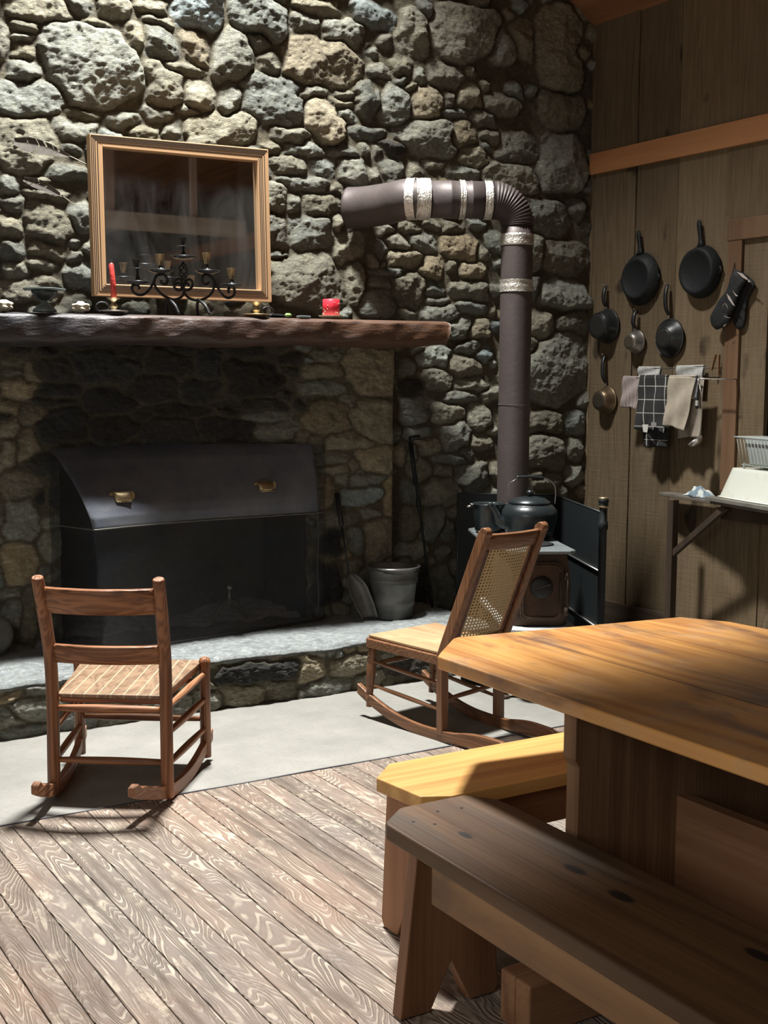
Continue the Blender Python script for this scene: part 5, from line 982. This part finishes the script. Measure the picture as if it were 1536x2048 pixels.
# oven mitts
def cushion(pts, off, th, name, label, mat, cat='oven mitt'):
    P_ = [wp(p, off) for p in pts]; n = len(P_); P_ = [Vector(p) for p in smooth_path(P_ + [P_[0]], 3)[:-1]]; n = len(P_); cen = sum(P_, Vector()) / n
    g = MB(); vs = []
    for lv, dx in ((1.0, 0), (.93, -th * .35), (.75, -th * .5), (.4, -th * .56)): vs += [cen.lerp(p, lv) + Vector((dx, 0, 0)) for p in P_]
    vs += [cen + Vector((-th * .57, 0, 0))]
    for lv, dx in ((.93, th * .35), (.7, th * .45)): vs += [cen.lerp(p, lv) + Vector((dx, 0, 0)) for p in P_]
    fs_ = [(k * n + i, k * n + (i + 1) % n, (k + 1) * n + (i + 1) % n, (k + 1) * n + i) for k in range(3) for i in range(n)] + [(3 * n + i, 3 * n + (i + 1) % n, 4 * n) for i in range(n)]
    b0 = 4 * n + 1; fs_ += [((i + 1) % n, i, b0 + i, b0 + (i + 1) % n) for i in range(n)] + [(b0 + (i + 1) % n, b0 + i, b0 + n + i, b0 + n + (i + 1) % n) for i in range(n)] + [tuple(b0 + n + i for i in reversed(range(n)))]
    g.add(vs, fs_, True); o_ = obj(name, g, mat); return tag(o_, label, cat)
MB1 = plain('quilted_black', (.012, .013, .014), .75, 0, .3, 30, .006, 30)
cushion([(5.06, 4.66, 2.093), (5.06, 4.579, 2.033), (5.06, 4.606, 1.981), (5.06, 4.626, 1.944), (5.06, 4.633, 1.881), (5.06, 4.636, 1.843), (5.06, 4.651, 1.805), (5.06, 4.685, 1.797), (5.06, 4.716, 1.828), (5.06, 4.726, 1.886), (5.06, 4.724, 1.95), (5.06, 4.709, 2.039)], .022, .018, 'oven_mitt', 'black oven mitt behind the other mitt, against the window casing', MB1)
m1 = cushion([(5.03, 4.679, 2.106), (5.03, 4.632, 2.091), (5.03, 4.59, 2.061), (5.03, 4.622, 2.019), (5.03, 4.65, 1.97), (5.03, 4.677, 1.902), (5.03, 4.706, 1.865), (5.03, 4.705, 1.833), (5.03, 4.752, 1.808), (5.03, 4.795, 1.797), (5.03, 4.831, 1.822), (5.03, 4.843, 1.859), (5.03, 4.82, 1.897), (5.03, 4.774, 1.959), (5.03, 4.727, 2.001), (5.03, 4.706, 2.051), (5.03, 4.696, 2.088)], .064, .03, 'oven_mitt', 'front black oven mitt with pale printed marks hanging beside the window', MB1)
g = MB(); PK = plain('pale_print', (.5, .43, .38), .8)
for q in ([(5.007, 4.649, 2.092), (5.007, 4.611, 2.08), (5.007, 4.573, 2.052), (5.007, 4.573, 2.043), (5.007, 4.61, 2.061)], [(5.007, 4.569, 2.047), (5.007, 4.552, 2.035), (5.007, 4.566, 2.032)], [(5.007, 4.714, 1.983), (5.007, 4.692, 1.967), (5.007, 4.652, 1.913), (5.007, 4.669, 1.923), (5.007, 4.7, 1.954)], [(5.007, 4.674, 1.997), (5.007, 4.654, 1.979), (5.007, 4.633, 1.965), (5.007, 4.649, 1.966)], [(5.007, 4.73, 1.813), (5.007, 4.705, 1.826), (5.007, 4.722, 1.811)]): g.prism([wp(p, .0835) for p in q], (-.001, 0, 0))
obj('print', g, PK, m1, world=True)
g = MB()
for q in ([(5.007, 4.742, 1.908), (5.007, 4.734, 1.927), (5.007, 4.721, 1.931), (5.007, 4.707, 1.916), (5.007, 4.704, 1.9)], [(5.007, 4.727, 1.866), (5.007, 4.706, 1.857), (5.007, 4.684, 1.854)]): g.tube([wp(p, .083) for p in q], .0012, 5)
obj('print_line', g, PK, m1, world=True)
g = MB(); a = (5.06, 4.712, 2.084); b_ = (5.07, 4.724, 2.148); g.tube([wp(a, .05), wp(b_, .02), wp(b_, .0)], .003, 6); obj('hanging_loop', g, MB1, m1, world=True)
# towel rack
ra, rbk = (5.06, 5.468, 1.593), (5.06, 4.815, 1.593)
rf0, rf1 = (4.96, 5.405, 1.537), (4.96, 4.683, 1.533)
tr_ = thing('towel_rack', 'double wire towel rack fixed to the plank wall below the pans', 'rack', (XW - .01, ra[1], ra[2]))
g = MB(); g.tube([wp(ra, .03), wp(rbk, .03)], .003, 8); g.tube([wp(ra, 0), wp(ra, .03)], .003, 8); g.tube([wp(rbk, 0), wp(rbk, .03)], .003, 8); obj('rear_rod', g, M['zinc'], tr_)
g = MB(); g.tube([wp(rf0, .13), wp(rf1, .13)], .0035, 8); obj('front_rod', g, M['chrome'], tr_)
g = MB(); e_ = (4.96, 4.684, 1.544); g.tube([wp(rf1, .13), wp(rf1, .0)], .0035, 8); g.tube([wp(rf0, .13), wp(rf0, .0)], .0035, 8); q = (5.07, 4.768, 1.598); g.prism([wp(q, .005) + Vector((0, -.012, -.07)), wp(q, .005) + Vector((0, .012, -.07)), wp(q, .005) + Vector((0, .012, .05)), wp(q, .005) + Vector((0, -.012, .05))], (-.006, 0, 0)); obj('bracket', g, M['chrome'], tr_)
def cloth(label, quad_, off, col_mat, fold=.006, nf=3, back=.12, group=None, cat='towel', name='dish_towel', top=True):
    a, b_, c_, d_ = [wp(p, off) for p in quad_]   # TL TR BR BL
    g = MB()
    def f(u, v):
        p = a.lerp(b_, u).lerp(d_.lerp(c_, u), v); k = fold * (.3 + v) * math.sin(u * nf * 6.28 + 2 * v + len(label)) + .004 * math.sin(9 * v + 5 * u)
        return p + Vector((-abs(fold) * .3 - k, 0, .004 * math.sin(u * 7 + len(label)) * v))
    g.grid(f, 40, 30)
    if top:
        def f2(u, v):
            p = a.lerp(b_, u); an = math.pi * min(1, v * 3); r_ = .007; z = -max(0, v - .333) / .667 * back
            return p + Vector((r_ * (1 - math.cos(an)), 0, r_ * math.sin(an) + z))
        g.grid(f2, 30, 14)
    o_ = obj(name, g, col_mat, solid=.003); tag(o_, label, cat); return o_
def stripe_mat(name, base, line, ax, freq, wd_, ax2=None, freq2=0, wd2=0, off=0, off2=0):
    t = NT(name); s = t.n('SeparateXYZ', {0: t.tc.outputs['Object']}); f = t.math('FRACT', t.math('MULTIPLY_ADD', s.outputs[ax], freq, off + 50)); m = t.math('LESS_THAN', f, wd_)
    if ax2 is not None: m = t.math('MAXIMUM', m, t.math('LESS_THAN', t.math('FRACT', t.math('MULTIPLY_ADD', s.outputs[ax2], freq2, off2 + 50)), wd2))
    n = t.noise(t.map(), 300, 2); n2 = t.noise(t.map(), 25, 4)
    c = t.mix(m, base, line); c = t.mix(t.math('MULTIPLY', t.step(n2, .4, .7), .35), c, tuple(x * .5 for x in base)); return t.out(c, .9, 0, t.math('ADD', n, t.math('MULTIPLY', m, .5)), .001, 1, .15)
q_ = lambda *a: a
cloth('small pinkish ribbed cloth at the left end of the towel rack', ((4.96, 5.439, 1.543), (4.96, 5.301, 1.539), (4.96, 5.322, 1.362), (4.96, 5.457, 1.375)), .135, stripe_mat('ribbed', (.42, .35, .33), (.22, .18, .17), 1, 110, .4), .003, 5)
cloth('charcoal towel with white window-pane checks hanging second from the left', ((4.95, 5.287, 1.547), (4.95, 5.061, 1.548), (4.95, 5.084, 1.237), (4.95, 5.322, 1.251)), .145, stripe_mat('checked', (.04, .04, .04), (.5, .5, .45), 1, 12.48, .07, 2, 13.19, .055, -65.41, -18.66), .004, 2)
cloth('dark checked towel layer hanging lower behind the charcoal checked towel', ((4.98, 5.327, 1.536), (4.98, 5.071, 1.534), (4.98, 5.101, 1.149), (4.98, 5.282, 1.148)), .11, bpy.data.materials['checked'], .008, 2, top=False)
g = MB(); a = (4.93, 5.215, 1.276); g.prism([wp((4.93, 5.235, 1.276), .165), wp((4.93, 5.187, 1.277), .165), wp((4.93, 5.194, 1.232), .165), wp((4.93, 5.226, 1.234), .165)], (-.002, 0, 0)); obj('care_label', g, plain('label_white', (.6, .6, .56), .8), bpy.data.objects['dish_towel.001'], world=True)
g = MB(); g.prism([wp((4.93, 5.163, 1.292), .165), wp((4.93, 5.124, 1.29), .165), wp((4.93, 5.123, 1.264), .165), wp((4.93, 5.163, 1.266), .165)], (-.002, 0, 0)); obj('care_label', g, plain('label_grey', (.25, .23, .22), .8), bpy.data.objects['dish_towel.001'], world=True)
t = NT('beige_towel'); s = t.n('SeparateXYZ', {0: t.tc.outputs['Object']}); ya = 4.872; m = t.math('LESS_THAN', t.math('ABSOLUTE', t.math('SUBTRACT', t.math('SUBTRACT', s.outputs[1], t.math('MULTIPLY', t.math('SUBTRACT', s.outputs[2], 1.397), -.14)), ya)), .010)
n2 = t.noise(t.map(), 28, 4); c = t.mix(t.math('MULTIPLY', m, .8), (.42, .37, .29), (.16, .18, .25)); c = t.mix(t.math('MULTIPLY', t.step(n2, .4, .7), .3), c, (.25, .21, .16)); BG = t.out(c, .9, 0, t.noise(t.map(), 220, 2), .0015, 1, .1)
cloth('beige towel with a blue edge stripe hanging on the right of the rack', ((4.95, 5.057, 1.545), (4.95, 4.853, 1.545), (4.95, 4.924, 1.252), (4.95, 5.089, 1.276)), .145, BG, .004, 2)
BG2 = plain('beige_plain', (.38, .33, .27), .9, 0, .4, 20, .001, 200, .1)
cloth('pinkish beige towel hanging behind the blue-striped one', ((4.97, 5.023, 1.539), (4.97, 4.84, 1.54), (4.97, 4.853, 1.219), (4.97, 5.015, 1.208)), .10, BG2, .006, 2, top=False)
WT = plain('white_terry', (.5, .5, .47), .9, 0, .3, 40, .002, 250, .1)
cloth('small folded white cloth on the rear rod at the left', ((5.055, 5.421, 1.598), (5.055, 5.241, 1.595), (5.055, 5.238, 1.501), (5.055, 5.419, 1.502)), .036, WT, .002, 2, .05)
cloth('small folded white cloth on the rear rod at the right', ((5.055, 5.114, 1.601), (5.055, 4.91, 1.603), (5.055, 4.914, 1.478), (5.055, 5.108, 1.484)), .036, WT, .002, 2, .05)
# ladle, bottle opener, tongs
la = thing('ladle', 'steel ladle hanging at the right end of the towel rack', 'ladle', wp((4.97, 4.829, 1.526), .12)); g = MB(); hk = wp((4.955, 4.836, 1.545), .138); bt_ = wp((4.96, 4.818, 1.22), .135)
g.tube([hk, hk + Vector((-.006, 0, .006)), wp((4.96, 4.808, 1.398), .14), bt_], .0025, 8); obj('handle', g, M['chrome'], la)
g = MB(); cb = wp((4.96, 4.843, 1.203), .15); g.lathe([(.044 * math.cos(a), -.030 * math.sin(a)) for a in [k * math.pi / 16 for k in range(9)]], tuple(cb), axis=(-.45, .35, .82), n=30); obj('bowl', g, M['chrome'], la, solid=.0015)
g = MB(); a = wp((4.94, 4.829, 1.537), .155); b_ = wp((4.94, 4.831, 1.357), .155); bo = thing('bottle_opener', 'small dark bottle shaped opener hanging on the beige towel', 'opener', tuple(a))
g.tube([a, a.lerp(b_, .35)], .0015, 6); obj('cord', g, M['chrome'], bo); g = MB(); g.tube([a.lerp(b_, .35), a.lerp(b_, .42), a.lerp(b_, .56), a.lerp(b_, .62), a.lerp(b_, .88), a.lerp(b_, .9)], [.003, .004, .005, .009, .009, .006], 12); obj('body', g, M['plastic'], bo); g = MB(); g.tube([a.lerp(b_, .66), a.lerp(b_, .82)], .0094, 12, caps=False); obj('band', g, WT, bo); g = MB(); g.tube([a.lerp(b_, .9), b_], .003, 8); obj('tip', g, M['chrome'], bo)
g = MB(); tw_ = wood('utensil', (.2, .11, .05), (.34, .2, .1), 'Z', 4, .6)
for k, (p, q) in enumerate((((5.06, 4.817, 1.666), (5.06, 4.844, 1.58)), ((5.06, 4.792, 1.665), (5.06, 4.793, 1.558)))): g.beam(wp(p, .04), wp(q, .04), .016, .006, up=(0, 1, 0))
tag(obj('wooden_tongs', g, tw_, bevel=.002), 'pair of flat wooden tongs hanging above the rack bracket', 'tongs')

# ------------------------------------------------------------------ work counter by the window
cz = .895
cp0, cp1, cp2 = Vector((4.98, 5.147, 0.895)), Vector((4.87, 4.651, 0.895)), Vector((4.628, 3.719, 0.895))
ct = thing('work_table', 'dark folding work table under the window by the plank wall', 'table', (cp1.x, cp1.y, 0)); dk_ = plain('grey_board', (.16, .14, .115), .5, 0, .5, 8)
g = MB(); g.prism([(cp0.x, cp0.y, cz - .018), (cp1.x, cp1.y, cz - .018), (cp2.x, cp2.y, cz - .018), (XW - .03, cp2.y, cz - .018), (XW - .03, cp0.y, cz - .018)], (0, 0, .018)); obj('table_top', g, dk_, ct, bevel=.003)
lg = Vector((4.874, 4.924, 0.88)); lw = wood('old_leg', (.03, .02, .012), (.07, .045, .028), 'Z', 4, .7)
g = MB(); g.beam((lg.x, lg.y, 0), (lg.x, lg.y, .877), .045, .045, up=(0, 1, 0)); obj('leg', g, lw, ct, bevel=.003)
g = MB(); g.beam((lg.x, lg.y - .01, 0.5771), (lg.x - .02, lg.y - .40, .872), .03, .03); obj('brace', g, lw, ct)
g = MB(); g.beam((lg.x, cp2.y - .5, 0), (lg.x, cp2.y - .5, .877), .045, .045, up=(0, 1, 0)); obj('leg', g, lw, ct)
g = MB(); ax_ = cp1.x + .05; g.prism([(ax_, cp1.y - .03, cz - .10), (ax_ + .03, cp2.y, cz - .10), (ax_ + .03, cp2.y, cz - .02), (ax_, cp1.y - .03, cz - .02)], (.02, 0, 0)); obj('apron', g, lw, ct)
db = thing('drain_board', 'grey drain board on the work table under the white tub', 'board', (cp1.x, cp1.y, cz))
g = MB(); d_ = (cp2 - cp1).normalized(); n_ = Vector((-d_.y, d_.x, 0)); n_ = n_ if n_.x > 0 else -n_
a = cp1 - n_ * .03 + Vector((0, 0, .001)); g.prism([a, a + d_ * 1.1, a + d_ * 1.1 + n_ * .32, a + n_ * .32], (0, 0, .02)); obj('board', g, plain('worn_grey', (.2, .19, .16), .5, .2, .5, 9), db, bevel=.002)
tbz = cz + .022; A0 = Vector((4.889, 4.626, 0.917))
tub = MB(); Lx, Ly, hh_ = .62, .26, 0.155
def tubf(u, v):
    a = 2 * math.pi * u; ins = .05 * v; p = .28
    x = (Lx / 2 - ins) * math.copysign(abs(math.cos(a)) ** p, math.cos(a)); y = (Ly / 2 - ins) * math.copysign(abs(math.sin(a)) ** p, math.sin(a)); c_ = A0 + d_ * (Lx / 2) + n_ * (Ly / 2 - .01)
    q = c_ + d_ * x + n_ * y; zz = tbz + hh_ * min(1, v); return (q.x, q.y, zz)
tub.grid(tubf, 72, 10); c_ = A0 + d_ * (Lx / 2) + n_ * (Ly / 2 - .01); n0 = len(tub.V); ringi = [i * 11 + 10 for i in range(72)]; tub.F.append(tuple(ringi)); tub.S.append(False)
tub.grid(lambda u, v: tuple(Vector(tubf(u, 0)) + (Vector(tubf(u, 0)) - Vector((c_.x, c_.y, tbz))).normalized() * .014 * v + Vector((0, 0, .003 + .004 * (1 - v)))), 72, 2)
tag(obj('dish_tub', tub, M['white'], bevel=.006), 'worn white enamel tub turned upside down on the drain board', 'tub')
# dish rack on the tub
rz_ = tbz + hh_ + .001; ro = A0 + d_ * .14 + n_ * .10
rk = thing('dish_rack', 'white wire dish rack standing on the upturned white tub', 'dish rack', tuple(ro))
def rp(x, y, z): q = ro + d_ * x + n_ * y; return Vector((q.x, q.y, rz_ + z))
g = MB(); g.tube([rp(-.07, -.05, .16), rp(.55, -.05, .16), rp(.55, .12, .16), rp(-.07, .12, .16), rp(-.07, -.05, .16)], .005, 6); g.tube([rp(-.02, -.03, .018), rp(.5, -.03, .018), rp(.5, .1, .018), rp(-.02, .1, .018), rp(-.02, -.03, .018)], .003, 6); obj('rim', g, M['offwhite'], rk)
g = MB()
for k in range(20): x = -.045 + .03 * k; g.tube([rp(x, -.05, .16), rp(x + .02, -.035, .02), rp(x + .02, .1, .02), rp(x, .12, .16)], .0018, 5)
obj('wires', g, M['offwhite'], rk); rk.children[-1]['kind'] = 'stuff'
for x, y in ((0, -.03), (.48, -.03), (0, .1), (.48, .1)): g = MB(); g.tube([rp(x, y, 0), rp(x, y, .03)], .006, 8); obj('foot', g, M['offwhite'], rk)
bx_ = thing('cutlery_bin', 'grey white plastic bin standing inside the dish rack', 'bin', tuple(rp(.12, 0, .02))); g = MB(); g.hexa([rp(.03, -.02, .022), rp(.40, -.02, .022), rp(.40, .09, .022), rp(.03, .09, .022), rp(-.01, -.03, .165), rp(.42, -.03, .165), rp(.42, .10, .165), rp(-.01, .10, .165)]); obj('bin_body', g, M['offwhite'], bx_, bevel=.005)
g = MB(); g.hexa([tuple(rp(x, y, z)) for x, y, z in ((-.06, .125, 0), (.05, .125, 0), (.05, .145, 0), (-.06, .145, 0), (-.06, .125, .045), (.05, .125, .045), (.05, .145, .045), (-.06, .145, .045))]); tag(obj('soap_box', g, plain('pale_blue_plastic', (.3, .36, .38), .5), bevel=.004), 'pale blue box behind the dish rack on the upturned tub', 'box')
# crumpled cloth on the work table
cl = (5.362, 5.18, 0.9); g = MB(); q = random.Random(3)
cpos = Vector(cp1) + (cp0 - cp1) * .38 + n_ * .055
def cr(u, v):
    x = (u - .5) * .20; y = (v - .5) * .085; e_ = max(0, 1 - (2 * abs(u - .5)) ** 2.5) * max(0, 1 - (2 * abs(v - .5)) ** 3)
    z = e_ * (.018 + .020 * abs(math.sin(9 * u + 4 * v)) + .012 * abs(math.sin(17 * u - 9 * v + 1)) + .02 * u); w_ = cpos + d_ * x + n_ * (y + .012 * math.sin(8 * u))
    return (min(w_.x, XW - .01), w_.y, cz + .003 + z)
g.grid(cr, 44, 22); t = NT('blue_white_cloth'); n = t.noise(t.map(), 14, 2); c = t.mix(t.step(n, .48, .52), (.5, .54, .52), (.16, .22, .26)); tag(obj('dish_cloth', g, t.out(c, .9, 0, t.noise(t.map(), 200, 2), .001), solid=.002), 'crumpled blue and white cloth on the corner of the work table', 'cloth')
